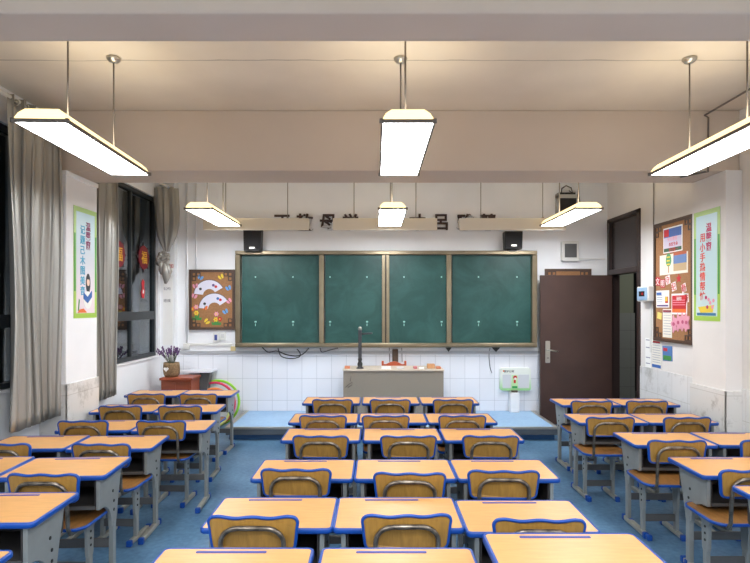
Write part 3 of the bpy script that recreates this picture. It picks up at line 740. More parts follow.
for cx, cy, c, a, l in [(200.5, 277.5, LBL, -.5, 'blue paper butterfly at the top left of the cork board'), (221, 276.8, YEL, .5, 'yellow paper butterfly at the top right of the cork board'),
                        (228.5, 288, LBL, .4, 'blue paper butterfly right of the upper paper fan'), (195.5, 286, PNK, .2, 'pink paper butterfly left of the upper paper fan'),
                        (194.5, 296, PNK, -.4, 'pink paper butterfly left of the lower paper fan'), (229, 301, PNK, .7, 'pink paper butterfly right of the lower paper fan'),
                        (225.5, 311.5, LBL, .5, 'blue paper butterfly below the fans at right'), (207, 321.5, YEL, -.9, 'yellow paper butterfly between the two paper flower bunches'),
                        (205, 307.5, ORA, -.2, 'orange paper butterfly under the lower fan')]:
    butterfly(cx, cy, c, a, l, s=.9)
def bunch(fl, gx, gy, label):
    x, z = pz(gx, gy)
    t = thing('paper_flowers', label, 'paper flowers', (x, CW-.004, z-.04), 'paper flower bunches on the cork board')
    lp = [(x + a, z + b) for a, b in ((-.06, -.03), (.06, -.03), (.07, .01), (.03, .0), (.035, .06), (0, .02), (-.03, .06), (-.03, .0), (-.07, .02))]
    MB().prism(lp, XZ, CW-.006, CW).build('leaves', GRN, t)
    for k, (fx, fy, c) in enumerate(fl):
        u, v = pz(fx, fy); pl = []
        for j in range(30):
            q = 2*math.pi*j/30; rr = .030*(1 + .22*math.cos(6*q)); pl.append((u + rr*math.cos(q), v + rr*math.sin(q)))
        b = MB().prism(pl, XZ, CW-.009-.002*k, CW-.005).build('blossom', c, t)
        MB().tube([(u, CW-.010-.002*k, v), (u, CW-.014-.002*k, v)], .011, 10).build('flower_centre', YEL if c != YEL else ORA, b)
bunch([(192.5, 309, ORA), (196.5, 307, PNK), (196.5, 313, YEL)], 197, 318, 'paper flower bunch, orange pink and yellow, lower left of the cork board')
bunch([(216.5, 314, PNK), (216, 319.5, YEL), (220, 319, RED)], 216.5, 323, 'paper flower bunch, red pink and yellow, lower middle of the cork board')

# small board hidden behind the open door leaf
c0, c1 = PX(545, 7.68), PX(591.5, 7.68)
cork_board('cork board half hidden behind the open brown door', XZ, c0, c1, PZ(310, 7.68), PZ(268.8, 7.68), YW, 7.68, ((c0+c1)/2, YW, PZ(310, 7.68)))

# right wall board (fn: u = world y, v = z)
RX = lambda u, v, w: (w, u, v)
ry0, ry1 = DY(692.5, XR-.035), DY(655.3, XR-.01)
cork_board('tall cork board with red cards and posters on the right wall', RX, ry0, ry1, H-.40, H+.945, XR, XR-.035, (XR, (ry0+ry1)/2, H-.40))
RS = XR-.021   # cork surface on right wall
def rq(x, y):
    u = DY(x, RS); return u, H + (VY-y)*u/F
def sheet(name, label, cat, xa, xb, ya, yb, m, Xs=RS, group=None, tilt=0):
    """ya, yb are the pixel rows at the middle column"""
    xm = (xa+xb)/2; ua, ub = DY(xb, Xs), DY(xa, Xs); um = DY(xm, Xs)
    v1, v0 = H + (VY-ya)*um/F, H + (VY-yb)*um/F
    t = thing(name, label, cat, (Xs, (ua+ub)/2, v0), group)
    pts = [(ua, v0), (ub, v0), (ub, v1), (ua, v1)]; cu, cv = (ua+ub)/2, (v0+v1)/2
    pts = [(cu + (a-cu)*math.cos(tilt) - (b-cv)*math.sin(tilt), cv + (a-cu)*math.sin(tilt) + (b-cv)*math.cos(tilt)) for a, b in pts]
    MB().prism(pts, RX, Xs-.003, Xs).build('paper_sheet', m, t)
    return t, ua, ub, v0, v1
def patch(t, name, m, u0, u1, v0, v1, Xs=RS, d=.005):
    return MB().prism([(u0, v0), (u1, v0), (u1, v1), (u0, v1)], RX, Xs-d, Xs-.003).build(name, m, t)
TXR = lambda u, v, w: (w, -u, v)       # lettering read from inside the room on the right wall
def rtext(t, s, size, m, u, v, Xs=RS, name='lettering'):
    return text_mesh(s, size, m, TXR, -u, v, Xs-.0055, t, name)
t, a, b, v0, v1 = sheet('poster', 'blue sky poster with red headline at the top of the right cork board', 'poster', 663.6, 682.6, 226.5, 252, PAPER)
patch(t, 'picture', flat('poster_blue', (74, 104, 168)), a+.015, b-.015, (v0+v1)/2+.03, v1-.015)
patch(t, 'picture', flat('poster_pale', (206, 196, 214)), a+.015, b-.015, v0+.05, (v0+v1)/2+.03)
patch(t, 'picture', flat('poster_green', (60, 96, 70)), a+.015, b-.015, v0+.012, v0+.05)
patch(t, 'red_flag', RED, b-.12, b-.02, v1-.10, v1-.02, d=.007)
rtext(t, '安全教育', .05, PNK, (a+b)/2, v1-.13); rtext(t, '珍爱生命', .045, RED, (a+b)/2-.02, v1-.19); rtext(t, '安全第一', .045, RED, (a+b)/2-.02, v1-.25)
t, a, b, v0, v1 = sheet('poster', 'wide cream poster with green tree and photo, below the blue one', 'poster', 660, 688, 253.5, 274, flat('cream_sheet', (236, 230, 214)))
m = (a+b)/2
tr = MB(); tr.prism([(m+.09+.055*math.cos(q*math.pi/8), v0+.15+.075*math.sin(q*math.pi/8)*(1.15 if math.sin(q*math.pi/8) > 0 else .8)) for q in range(16)], RX, RS-.006, RS-.003); tr.build('tree_crown', flat('tree_green', (94, 158, 104)), t)
patch(t, 'tree_trunk', flat('trunk', (190, 132, 92)), m+.083, m+.097, v0+.02, v0+.10)
for k in range(3): patch(t, 'label_strip', YEL, m+.06, m+.12, v0+.105+.04*k, v0+.12+.04*k, d=.008)
patch(t, 'photo', flat('photo_sky', (104, 130, 176)), a+.02, m-.01, v0+.11, v0+.20); patch(t, 'photo', flat('photo_sand', (196, 168, 128)), a+.02, m-.01, v0+.03, v0+.11)
patch(t, 'photo_strip', flat('photo_red', (190, 96, 62)), a+.02, m-.01, v0+.20, v0+.23)
RCARD = flat('card_white', (238, 226, 226))
for i, (x, y, ch, tl) in enumerate([(658, 281.5, '文', .1), (663, 283.5, '明', 0), (668, 280, '守', -.2), (674, 286.5, '纪', -.25), (684, 288, '勤', -.3), (686.6, 298, '奋', -.1)]):
    t, a, b, v0, v1 = sheet('word_card', ['small red word card at the left of the card row on the tall cork board', 'small red word card second in the card row, tall cork board', 'white word card with red strokes third in the card row', 'white word card with red strokes fourth in the card row', 'white word card with red strokes fifth in the card row', 'white word card lowest in the card row beside the red poster'][i],
        'card', x-2.2, x+2.2, y-4.3, y+4.3, flat('card_red', (186, 52, 58)) if i < 2 else RCARD, tilt=tl, group='red word cards on the cork board')
    rtext(t, ch, .085, RCARD if i < 2 else RED, (a+b)/2, (v0+v1)/2)
u, v = rq(679, 278.5)
st = MB(); st.prism([(u + (.05 if k % 2 == 0 else .022)*math.cos(math.pi*k/5+.3), v + (.05 if k % 2 == 0 else .022)*math.sin(math.pi*k/5+.3)) for k in range(10)], RX, RS-.005, RS)
tag(st.build('paper_star', RED, origin=(RS, u, v)), 'red paper star between the word cards on the tall cork board', 'star')
t, a, b, v0, v1 = sheet('flyer', 'white flyer with blue heading and red block, left of the red poster', 'flyer', 656.5, 669.3, 290.5, 307.5, PAPER)
patch(t, 'blue_heading', DBL, (a+b)/2+.02, b-.01, v1-.05, v1-.02); patch(t, 'red_block', RED, a+.02, a+.08, v0+.05, v1-.07); patch(t, 'yellow_block', YEL, a+.03, a+.07, v0+.07, v0+.12, d=.007)
for k in range(4): patch(t, 'text_line', flat('grey_line', (150, 150, 170)), (a+b)/2, b-.02, v0+.06+.025*k, v0+.068+.025*k)
patch(t, 'purple_footer', PUR, a+.02, b-.02, v0+.012, v0+.03)
t, a, b, v0, v1 = sheet('poster', 'red notice with white border on the right cork board', 'poster', 671.8, 687.2, 293.5, 314.5, PAPER)
patch(t, 'red_field', RED, a+.015, b-.015, v0+.06, v1-.02); patch(t, 'orange_footer', ORA, a+.015, b-.015, v0+.02, v0+.06)
rtext(t, '通知', .05, PAPER, (a+b)/2, v1-.055)
for k in range(3): patch(t, 'text_line', PNK, a+.03, b-.03, v0+.10+.025*k, v0+.107+.025*k, d=.007)
t, a, b, v0, v1 = sheet('sticky_note', 'small pale yellow note on the left of the tall cork board', 'note', 657.5, 661.8, 312.5, 319, flat('note_yellow', (228, 214, 120)), tilt=.15)
t, a, b, v0, v1 = sheet('timetable', 'tall white list with dark red heading on the right cork board', 'list', 663, 672, 309, 337.5, flat('list_cream', (234, 230, 218)))
patch(t, 'heading', flat('maroon', (134, 44, 62)), a+.01, b-.01, v1-.035, v1-.012)
for k in range(9): patch(t, 'text_line', flat('grey_line', (150, 150, 170)), a+.02, b-.02, v0+.035+.03*k, v0+.04+.03*k)
for i, (x, y, l) in enumerate([(674.2, 324, 'pink paper cut flower at the left of the four on the cork board'), (678.8, 322.5, 'pink paper cut flower second from the left on the cork board'), (683.3, 322, 'pink paper cut flower third from the left on the cork board'), (687, 322.5, 'pink paper cut flower rightmost on the cork board')]):
    u, v = rq(x, y); g = MB()
    g.prism([(u + .048*(1+.3*math.cos(5*2*math.pi*k/30))*math.cos(2*math.pi*k/30), v + .085*(1+.22*math.cos(5*2*math.pi*k/30))*math.sin(2*math.pi*k/30)) for k in range(30)], RX, RS-.005-i*.001, RS)
    t = thing('paper_flower', l, 'paper flower', (RS, u, v), 'pink paper flowers'); g.build('petals', flat('soft_pink', (226, 158, 178)), t)
    MB().tube([(RS-.005-i*.001, u, v), (RS-.011, u, v)], .02, 10).build('flower_centre', flat('deep_pink', (196, 92, 126)), t)
# papers under the board, on the wall
WX = XR-.001
t, a, b, v0, v1 = sheet('notice', 'narrow white notice with blue foot under the tall cork board', 'notice', 652, 661.5, 340, 368.5, flat('notice_cream', (232, 230, 220)), Xs=WX)
patch(t, 'blue_footer', DBL, a+.01, b-.01, v0+.01, v0+.045, Xs=WX); patch(t, 'heading', RED, a+.03, b-.03, v1-.035, v1-.015, Xs=WX)
for k in range(9): patch(t, 'text_line', flat('grey_line', (150, 150, 170)), a+.02, b-.02, v0+.07+.028*k, v0+.075+.028*k, Xs=WX)
t, a, b, v0, v1 = sheet('postcard', 'small blue and green picture card under the tall cork board', 'picture card', 662.8, 672.5, 346, 361, flat('card_blue', (84, 124, 182)), Xs=WX, tilt=-.05)
patch(t, 'red_title', RED, (a+b)/2, b-.02, v1-.06, v1-.025, Xs=WX); patch(t, 'green_foot', GRN, a+.02, b-.02, v0+.01, v0+.06, Xs=WX)
t, a, b, v0, v1 = sheet('label_sheet', 'white label sheet beside the door frame below the breaker box', 'notice', 645.5, 651.2, 338, 368, PAPER, Xs=WX)
for k in (.05, .12, .24, .33): patch(t, 'text_line', flat('grey_line', (150, 150, 170)), a+.02, b-.02, v0+k, v0+k+.012, Xs=WX)

# breaker box by the door
t = thing('breaker_box', 'light blue and white breaker box sticking out beside the door', 'breaker box', (XR, 6.48, H+.05))
MB().box(XR-.10, XR, 6.35, 6.62, H+.055, H+.232).build('box_body', TRUNK, t, bevel=.01)
MB().box(XR-.108, XR-.10, 6.365, 6.605, H+.07, H+.218).build('cover', flat('breaker_blue', (150, 182, 212)), t, bevel=.003)
MB().box(XR-.112, XR-.108, 6.42, 6.55, H+.115, H+.175).build('breaker_window', BOLT, t)
MB().box(XR-.118, XR-.112, 6.45, 6.47, H+.13, H+.16).build('toggle', RED, t)
struct(MB().box(XR-.012, XR, 6.46, 6.49, H-.55, H+.055).build('trim_15', TRUNK))
struct(MB().tube([(XR-.012, DY(654.5, XR), H+.95), (XR-.012, DY(654.5, XR), ZC)], .007, 6).build('trim_16', mat('grey_pipe', (150, 146, 140), .5)))

# ------------------------------------------------------------------ hanging banners on the pillars
def grad_mat(name, top, bot, z0, z1):
    m = bpy.data.materials.new(name); m.use_nodes = True
    nt = m.node_tree; b = nt.nodes['Principled BSDF']; b.inputs['Roughness'].default_value = .4
    g = nt.nodes.new('ShaderNodeTexCoord'); s = nt.nodes.new('ShaderNodeSeparateXYZ'); nt.links.new(g.outputs['Object'], s.inputs[0])
    mr = nt.nodes.new('ShaderNodeMapRange'); mr.inputs[1].default_value = z0; mr.inputs[2].default_value = z1
    nt.links.new(s.outputs[2], mr.inputs[0])
    mx = nt.nodes.new('ShaderNodeMixRGB'); f = lambda q: tuple((v/255)**2.2 for v in q) + (1,)
    mx.inputs[1].default_value = f(bot); mx.inputs[2].default_value = f(top)
    nt.links.new(mr.outputs[0], mx.inputs[0]); nt.links.new(mx.outputs[0], b.inputs['Base Color'])
    return m
def banner(side):
    if side == 'r':
        X = PR; sg = -1; u0, u1, v0, v1 = DY(720.5, PR), DY(694.3, PR), H-.14, H+.905
        lab = 'tall green bordered poster with red vertical characters on the right pillar'
        tfn = lambda u, v, w: (w, -u, v); us = -1
    else:
        X = PL; sg = 1; u0, u1, v0, v1 = DY(73.3, PL), DY(96.2, PL), H-.113, H+.925
        lab = 'tall green bordered poster with a reading girl on the left pillar'
        tfn = lambda u, v, w: (w, u, v); us = 1
    t = thing('hanging_poster', lab, 'poster', (X, (u0+u1)/2, v0))
    def rect(a, b, c, d, m, dd, nm): return MB().prism([(a, c), (b, c), (b, d), (a, d)], RX, X + sg*(dd-.002), X + sg*dd).build(nm, m, t)
    rect(u0, u1, v0, v1, grad_mat('border_'+side, (164, 202, 110), (170, 210, 90), 0, v1-v0), .004, 'border')
    gm = flat('mid_green', (72, 156, 74))
    rect(u0+.008, u0+.03, v0+.25, v1-.25, gm, .0055, 'border_stripe'); rect(u1-.03, u1-.008, v0+.25, v1-.25, gm, .0055, 'border_stripe')
    f = grad_mat('field_'+side, (178, 214, 222), (206, 226, 226), 0, 1) if side == 'r' else grad_mat('field_'+side, (184, 218, 226), (236, 220, 228), .2, .95)
    rect(u0+.04, u1-.04, v0+.045, v1-.045, f, .006, 'field')
    w = u1-u0
    def U(q): return (u0 + w*q) if us == 1 else (u1 - w*q)     # q: 0..1 left to right as read
    def tx(s, size, m, q, r): text_mesh(s, size, m, tfn, us*U(q), v0 + (v1-v0)*r, X + sg*.0075, t, 'lettering', .001, bold=.0015)
    title = flat('title_pink', (196, 62, 104)) if side == 'r' else flat('title_plum', (140, 56, 96))
    body = flat('body_red', (222, 86, 70)) if side == 'r' else flat('body_cyan', (72, 166, 200))
    for k, ch in enumerate('温馨窗' if side == 'r' else '温馨窗'): tx(ch, .088, title, .60, .84-.085*k)
    if side == 'r':
        for k, ch in enumerate('用小手热情帮忙'): tx(ch, .088, body, .36, .755-.088*k)
        # tea-cup like yellow basin with blossoms
        MB().prism([(U(.18), v0+.13), (U(.80), v0+.15), (U(.74), v0+.08), (U(.28), v0+.075)], RX, X+sg*.006, X+sg*.008).build('yellow_basin', YEL, t)
        MB().prism([(U(.14), v0+.075), (U(.86), v0+.075), (U(.86), v0+.05), (U(.14), v0+.05)], RX, X+sg*.006, X+sg*.0075).build('blue_foot', flat('foot_blue', (60, 120, 160)), t)
        for q, r in ((.66, .17), (.74, .13), (.55, .13), (.60, .20), (.78, .19), (.50, .22)):
            MB().tube([(X+sg*.008, U(q), v0+r), (X+sg*.0095, U(q), v0+r)], .018, 8).build('blossom', PNK if q > .55 else title, t)
    else:
        for k, ch in enumerate('记题己木图美音'): tx(ch, .088, body, .36, .80-.092*k)
        # girl with long black hair and a blue book, seen on the poster
        def blob(q, r, a, b, m, nm, dd, n=18): MB().prism([(U(q) + a*math.cos(2*math.pi*k/n), v0 + r + b*math.sin(2*math.pi*k/n)) for k in range(n)], RX, X+sg*.006, X+sg*dd).build(nm, m, t)
        blob(.60, .33, .042, .095, INK, 'printed_hair', .007); blob(.60, .34, .026, .036, flat('skin', (240, 208, 186)), 'printed_face', .0085); blob(.60, .385, .030, .018, INK, 'printed_fringe', .0095)
        blob(.58, .17, .075, .085, PAPER, 'printed_dress', .0075)
        MB().prism([(U(.40), v0+.24), (U(.57), v0+.20), (U(.76), v0+.26), (U(.76), v0+.20), (U(.57), v0+.14), (U(.40), v0+.18)], RX, X+sg*.006, X+sg*.010).build('printed_book', DBL, t)
        MB().prism([(U(.14), v0+.05), (U(.55), v0+.05), (U(.40), v0+.09), (U(.22), v0+.08)], RX, X+sg*.006, X+sg*.008).build('printed_flowers', ORA, t)
        MB().prism([(U(.16), v0+.07), (U(.20), v0+.07), (U(.24), v0+.17), (U(.20), v0+.18)], RX, X+sg*.006, X+sg*.0075).build('printed_leaf', GRN, t)
banner('r'); banner('l')

# ------------------------------------------------------------------ curtains
def curtain(name, label, y0, y1, z0, z1, xc, amp, folds, rod=None):
    t = thing(name, label, 'curtain', (xc, (y0+y1)/2, z0))
    nu, nv = folds*12, 26; vs = []; fs = []
    for j in range(nv+1):
        q = j/nv; z = z0 + (z1-z0)*q
        for i in range(nu+1):
            p = i/nu; a = 2*math.pi*folds*p
            k = 1 - .25*q
            x = xc + amp*k*(math.sin(a + .35*math.sin(3*q + p*9)) + .35*math.sin(2.3*a + 1.3 + q*1.2)) + .012*math.sin(6*p+5*q)
            y = y0 + (y1-y0)*p + .02*math.sin(2*a)*k + .015*math.sin(q*4+p*5)
            zz = z + (.015*math.sin(a) if j == 0 else 0)
            vs.append((x, y, zz))
    for j in range(nv):
        for i in range(nu):
            o = j*(nu+1)+i; fs.append((o, o+1, o+nu+2, o+nu+1))
    c = MB().add(vs, fs, True).build('cloth', CURT, t)
    s = c.modifiers.new('thick', 'SOLIDIFY'); s.thickness = .004
    for k in range(folds):
        yy = y0 + (y1-y0)*(k+.5)/folds
        MB().torus((xc+.02, yy, z1-.05), .022, .006, lambda u, v, w: (u, w, v), 14, 6).build('eyelet', CHROME, t)
    return t
curtain('curtain', 'long silver grey pleated curtain before the near window, left of the pillar', 4.15, 4.84, H-.97, H+1.62, -2.80, .052, 6)
curtain('curtain', 'narrow silver grey pleated curtain just past the left pillar', 5.47, 6.06, H-.98, H+1.60, -2.87, .034, 5)
for i, (a, b) in enumerate([(1.0, 4.84), (5.43, 7.56)]):
    t = thing('curtain_rod', 'white curtain rod %s' % ('over the near window, ending at the big curtain' if i == 0 else 'over the far window, hidden behind the beam'), 'curtain rod', (-2.8, (a+b)/2, H+1.6))
    MB().tube([(-2.80, a, H+1.60), (-2.80, b, H+1.60)], .016, 10).build('rod', TRUNK, t)
    for y in (a+.1, b-.05): MB().box(XL, -2.80, y-.01, y+.01, H+1.62, H+1.65).build('bracket', TRUNK, t)
# tied curtain in the corner
xc, yc = -2.86, 7.40
t = thing('tied_curtain', 'short grey curtain tied in a knot in the corner by the far window', 'curtain', (xc, yc, H+.3))
prof = [(H+1.60, .135), (H+1.3, .132), (H+1.1, .125), (H+.95, .105), (H+.86, .075), (H+.79, .045), (H+.74, .035)]
vs = []; fs = []; S = 72
for j in range(25):
    q = j/24; z = prof[0][0] + (prof[-1][0]-prof[0][0])*q
    for k in range(len(prof)-1):
        if prof[k][0] >= z >= prof[k+1][0]: f_ = (prof[k][0]-z)/(prof[k][0]-prof[k+1][0]); r = prof[k][1]*(1-f_)+prof[k+1][1]*f_; break
    for k in range(S):
        a = 2*math.pi*k/S; rr = r*(1 + .26*math.sin(8*a + 2*q) + .10*math.sin(15*a))
        vs.append((xc + rr*math.cos(a) + .02*math.sin(q*2), yc + .6*rr*math.sin(a), z))
for j in range(24):
    for k in range(S): fs.append((j*S+k, j*S+(k+1) % S, (j+1)*S+(k+1) % S, (j+1)*S+k))
MB().add(vs, fs, True).build('hanging_cloth', CURT, t)
m = MB()
for k in range(4):
    a0 = k*1.5; loop = [(xc-.02 + (.05+.015*k)*math.cos(q)*.9, yc-.04 + .03*math.sin(q+a0), H+.68 - .025*k + .045*math.sin(q + a0*.6)) for q in [i*2*math.pi/20 for i in range(21)]]
    m.tube(loop, [.026 + .006*math.sin(i*1.7+k) for i in range(21)], 10)
m.build('knot', CURT, t)
m = MB()
for k, (dx, l, r0) in enumerate(((-.03, .22, .035), (.02, .34, .045), (.05, .26, .03))):
    m.tube([(xc+dx*.4, yc-.05, H+.64), (xc+dx, yc-.06, H+.64-l*.35), (xc+dx*1.3+.01, yc-.05, H+.64-l*.7), (xc+dx*1.1, yc-.05, H+.64-l)], [r0*.6, r0, r0*1.25, r0*.35], 12)
m.build('curtain_tail', CURT, t)

# red ornaments on the far window
def ornament(y, z, r, label):
    t = thing('window_ornament', label, 'window decoration', (XL-.05, y, z), 'red round decorations on the far window')
    X = XL-.058
    MB().prism([(y + r*(1 if k % 4 else 1.0)*math.cos(2*math.pi*k/32), z + r*math.sin(2*math.pi*k/32)) for k in range(32)], RX, X, X+.01).build('red_disc', flat('lucky_red', (116, 22, 34)), t)
    MB().prism([(y + (r*1.35 if k % 4 == 0 else r*.98)*math.cos(2*math.pi*k/32), z + (r*1.3 if k % 4 == 0 else r*.98)*math.sin(2*math.pi*k/32)) for k in range(32)], RX, X-.001, X+.004).build('paper_rays', flat('dark_cut', (50, 38, 42)), t)
    text_mesh('福', r*1.15, flat('gold', (224, 172, 48)), lambda u, v, w: (w, u, v), y, z, X+.013, t, 'lettering', .002)
ornament(DY(144, XL-.05), PZ(257.5, DY(144, XL-.05)), .155, 'red round paper decoration with a gold character on the far window')
ornament(DY(119.5, XL-.05)-.02, PZ(254, DY(119.5, XL-.05)), .16, 'red round paper decoration on the far window, half hidden by the curtain')
yy = DY(143.5, XL-.05)
t = thing('window_sticker', 'red and white paper figure stuck low on the far window', 'window decoration', (XL-.05, yy, PZ(298, yy)))
zc = PZ(290, yy)
MB().prism([(yy-.03, zc-.10), (yy+.03, zc-.11), (yy+.06, zc-.02), (yy+.03, zc+.05), (yy+.05, zc+.11), (yy, zc+.14), (yy-.04, zc+.09), (yy-.02, zc+.02), (yy-.055, zc-.03)], RX, XL-.06, XL-.055).build('paper_cutout', RED, t)
MB().prism([(yy-.02, zc-.04), (yy+.02, zc-.05), (yy+.03, zc-.01), (yy, zc+.01)], RX, XL-.055, XL-.053).build('white_patch', PAPER, t)

# ------------------------------------------------------------------ lectern and what stands on it
LM = mat('speckled_grey_laminate', (140, 132, 120), .55, noise=(90, .12))
lx0, lx1, lz = PX(343.3, 7.0), PX(443.6, 7.0), PZ(369.5, 7.0)
t = thing('lectern', 'wide grey brown teacher desk in the centre of the platform', 'teacher desk', ((lx0+lx1)/2, 7.2, PH))
MB().box(lx0, lx1, 7.0, 7.025, PH+.03, lz-.02).build('front_panel', LM, t)
for x in (lx0, lx1-.025): MB().box(x, x+.025, 7.025, 7.42, PH+.03, lz-.02).build('side_panel', LM, t)
MB().box(lx0-.005, lx1+.005, 6.985, 7.45, lz-.02, lz).build('desk_top', mat('desk_top_pale', (196, 184, 168), .5), t, bevel=.003)
MB().box(lx0+.03, lx1-.03, 7.03, 7.40, PH+.003, PH+.03).build('base', DGREY, t)
INKM = mat('scuff_dark', (96, 88, 78), .8)
MB().tube([(lx0+.03, 6.999, lz-.23), (lx0+.07, 6.998, lz-.19), (lx0+.12, 6.998, lz-.16), (lx0+.11, 6.998, lz-.20), (lx0+.06, 6.999, lz-.23)], .004, 5).build('scuff_mark', INKM, t)
MB().tube([(lx0+.09, 6.999, lz-.15), (lx0+.10, 6.998, lz-.08)], .003, 5).build('scuff_mark', INKM, t)
t = thing('document_camera', 'dark upright document camera with side arm on the teacher desk', 'document camera', (PX(360, 7.12), 7.12, lz))
x = PX(360, 7.12); zt = PZ(330, 7.12)
MB().box(x-.022, x+.022, 7.10, 7.14, lz+.12, zt).build('column', mat('gunmetal', (66, 66, 70), .4, .4), t, bevel=.004)
MB().lathe([(.05, 0), (.045, .012), (.03, .02), (.035, .06), (.022, .09), (.028, .12), (.02, .15)], (x, 7.12, lz), 14).build('base', BLACKPL, t)
MB().tube([(x+.015, 7.115, PZ(334, 7.12)), (x+.16, 7.08, PZ(333, 7.12))], .012, 8).build('arm', mat('gunmetal', (66, 66, 70)), t)
MB().lathe([(.024, 0), (.026, .02), (.018, .04), (.005, .045)], (x, 7.12, zt), 12).build('cap', CHROME, t)
def onlect(name, label, cat, x0p, x1p, yt, y, m, dep=.06):
    X0, X1 = PX(x0p, y), PX(x1p, y); z1 = PZ(yt, y)
    return tag(MB().box(X0, X1, y, y+dep, lz, max(z1, lz+.01)).build(name, m, bevel=.004, origin=((X0+X1)/2, y, lz)), label, cat)
onlect('chalk_box', 'small orange box at the left end of the teacher desk', 'box', 344.6, 349.8, 366.3, 7.08, flat('salmon', (206, 132, 98)))
onlect('cardboard_box', 'small tan cardboard box near the right end of the teacher desk', 'box', 427.5, 435, 364.3, 7.10, flat('carton', (196, 148, 104)), .1)
onlect('paper_stack', 'low white stack of papers left of centre on the teacher desk', 'papers', 381.5, 391, 367, 7.06, PAPER, .12)
onlect('notebook', 'thin white notebook right of the document camera papers', 'book', 397, 404, 367.4, 7.05, flat('grey_paper', (206, 204, 206)), .12)
onlect('tissue_pack', 'pale pack with red print right of the middle of the teacher desk', 'pack', 413.5, 417.3, 366.6, 7.05, flat('pale_red', (196, 120, 124)), .08)
onlect('eraser', 'small white eraser beside the pale pack on the teacher desk', 'eraser', 419, 424, 367.6, 7.04, PAPER, .05)
onlect('book', 'thin orange book at the right end of the teacher desk', 'book', 436.5, 441, 367.2, 7.06, flat('salmon', (206, 132, 98)), .12)
# teacher chair behind
t = thing('wooden_chair', 'red brown wooden chair behind the teacher desk, only its top rail showing', 'chair', (PX(394, 7.45), 7.45, PH))
RW = mat('orange_red_wood', (188, 84, 48), .4, noise=(6, .18))
x0, x1, zt = PX(381.6, 7.52), PX(406.4, 7.52), PZ(361.6, 7.52)
for x in (x0+.015, x1-.015): MB().box(x-.015, x+.015, 7.505, 7.535, PH, zt+.01).build('back_post', RW, t, bevel=.006)
tp = [(x0, zt-.03), (x0+.06, zt-.035), (x0+.12, zt-.005), ((x0+x1)/2, zt+.005), (x1-.12, zt-.005), (x1-.06, zt-.035), (x1, zt-.03), (x1, zt-.07), (x1-.1, zt-.085), (x0+.1, zt-.085), (x0, zt-.07)]
MB().prism(tp, XZ, 7.51, 7.53).build('top_rail', RW, t, bevel=.004)
MB().box(x0+.03, x1-.03, 7.512, 7.528, PH+.50, PH+.54).build('back_rail', RW, t)
MB().box(x0, x1, 7.465, 7.52, PH+.40, PH+.43).build('seat', RW, t, bevel=.006)
for x in (x0+.015, x1-.015): MB().box(x-.013, x+.013, 7.467, 7.49, PH, PH+.40).build('leg', RW, t)

# ------------------------------------------------------------------ green wall case and its pedestal
Y = 7.63
t = thing('wall_case', 'green and white wall case with a red printed figure, right of the teacher desk', 'wall case', (PX(516, Y), Y, PZ(391, Y)))
x0, x1, z0, z1 = PX(500.3, Y), PX(531, Y), PZ(390.5, Y), PZ(368, Y)
MB().prism(rrect(x0, x1, z0, z1, .03), XZ, Y, YW-.012).build('case_body', grad_mat('case_green', (226, 232, 224), (132, 204, 118), -.02, .2), t)
for a, b in ((502.5, 510.8), (518.2, 529)): MB().box(PX(a, Y), PX(b, Y), Y-.005, Y, PZ(388, Y), PZ(374.5, Y)).build('grey_window', mat('case_grey', (206, 210, 214), .35), t)
MB().box(PX(511.6, Y), PX(517.6, Y), Y-.005, Y, PZ(388.5, Y), PZ(375, Y)).build('centre_label', flat('label_green', (188, 226, 170)), t)
MB().box(PX(512, Y), PX(517.2, Y), Y-.008, Y-.005, PZ(388.2, Y), PZ(386, Y)).build('green_band', flat('band_green', (54, 160, 84)), t)
MB().tube([(PX(515, Y), Y-.008, PZ(377.4, Y)), (PX(515, Y), Y-.005, PZ(377.4, Y))], .028, 14).build('red_print', RED, t)
MB().tube([(PX(515.2, Y), Y-.010, PZ(378.6, Y)), (PX(515.2, Y), Y-.008, PZ(378.6, Y))], .017, 12).build('pale_print', PAPER, t)
MB().box(PX(513.6, Y), PX(515.6, Y), Y-.009, Y-.005, PZ(383, Y), PZ(379.8, Y)).build('red_print', RED, t)
text_mesh('爱护公物', .036, INK, XZ, PX(509, Y), PZ(371.3, Y), Y-.002, t)
MB().tube([(PX(503.6, Y), Y-.004, PZ(371, Y)), (PX(503.6, Y), Y, PZ(371, Y))], .012, 10).build('orange_dot', ORA, t)
t = thing('floor_box', 'narrow white box standing on the platform under the green wall case', 'box', (PX(515, 7.56), 7.6, PH))
MB().box(PX(510.5, 7.56), PX(519.5, 7.56), 7.56, 7.68, PH, PZ(393, 7.56)).build('box_body', mat('white_box', (232, 234, 236), .5), t, bevel=.006)
MB().box(PX(512.2, 7.6), PX(517.8, 7.6), 7.60, 7.66, PZ(393, 7.56), PZ(391, 7.56)).build('neck', mat('neck_brown', (90, 78, 72), .5), t)

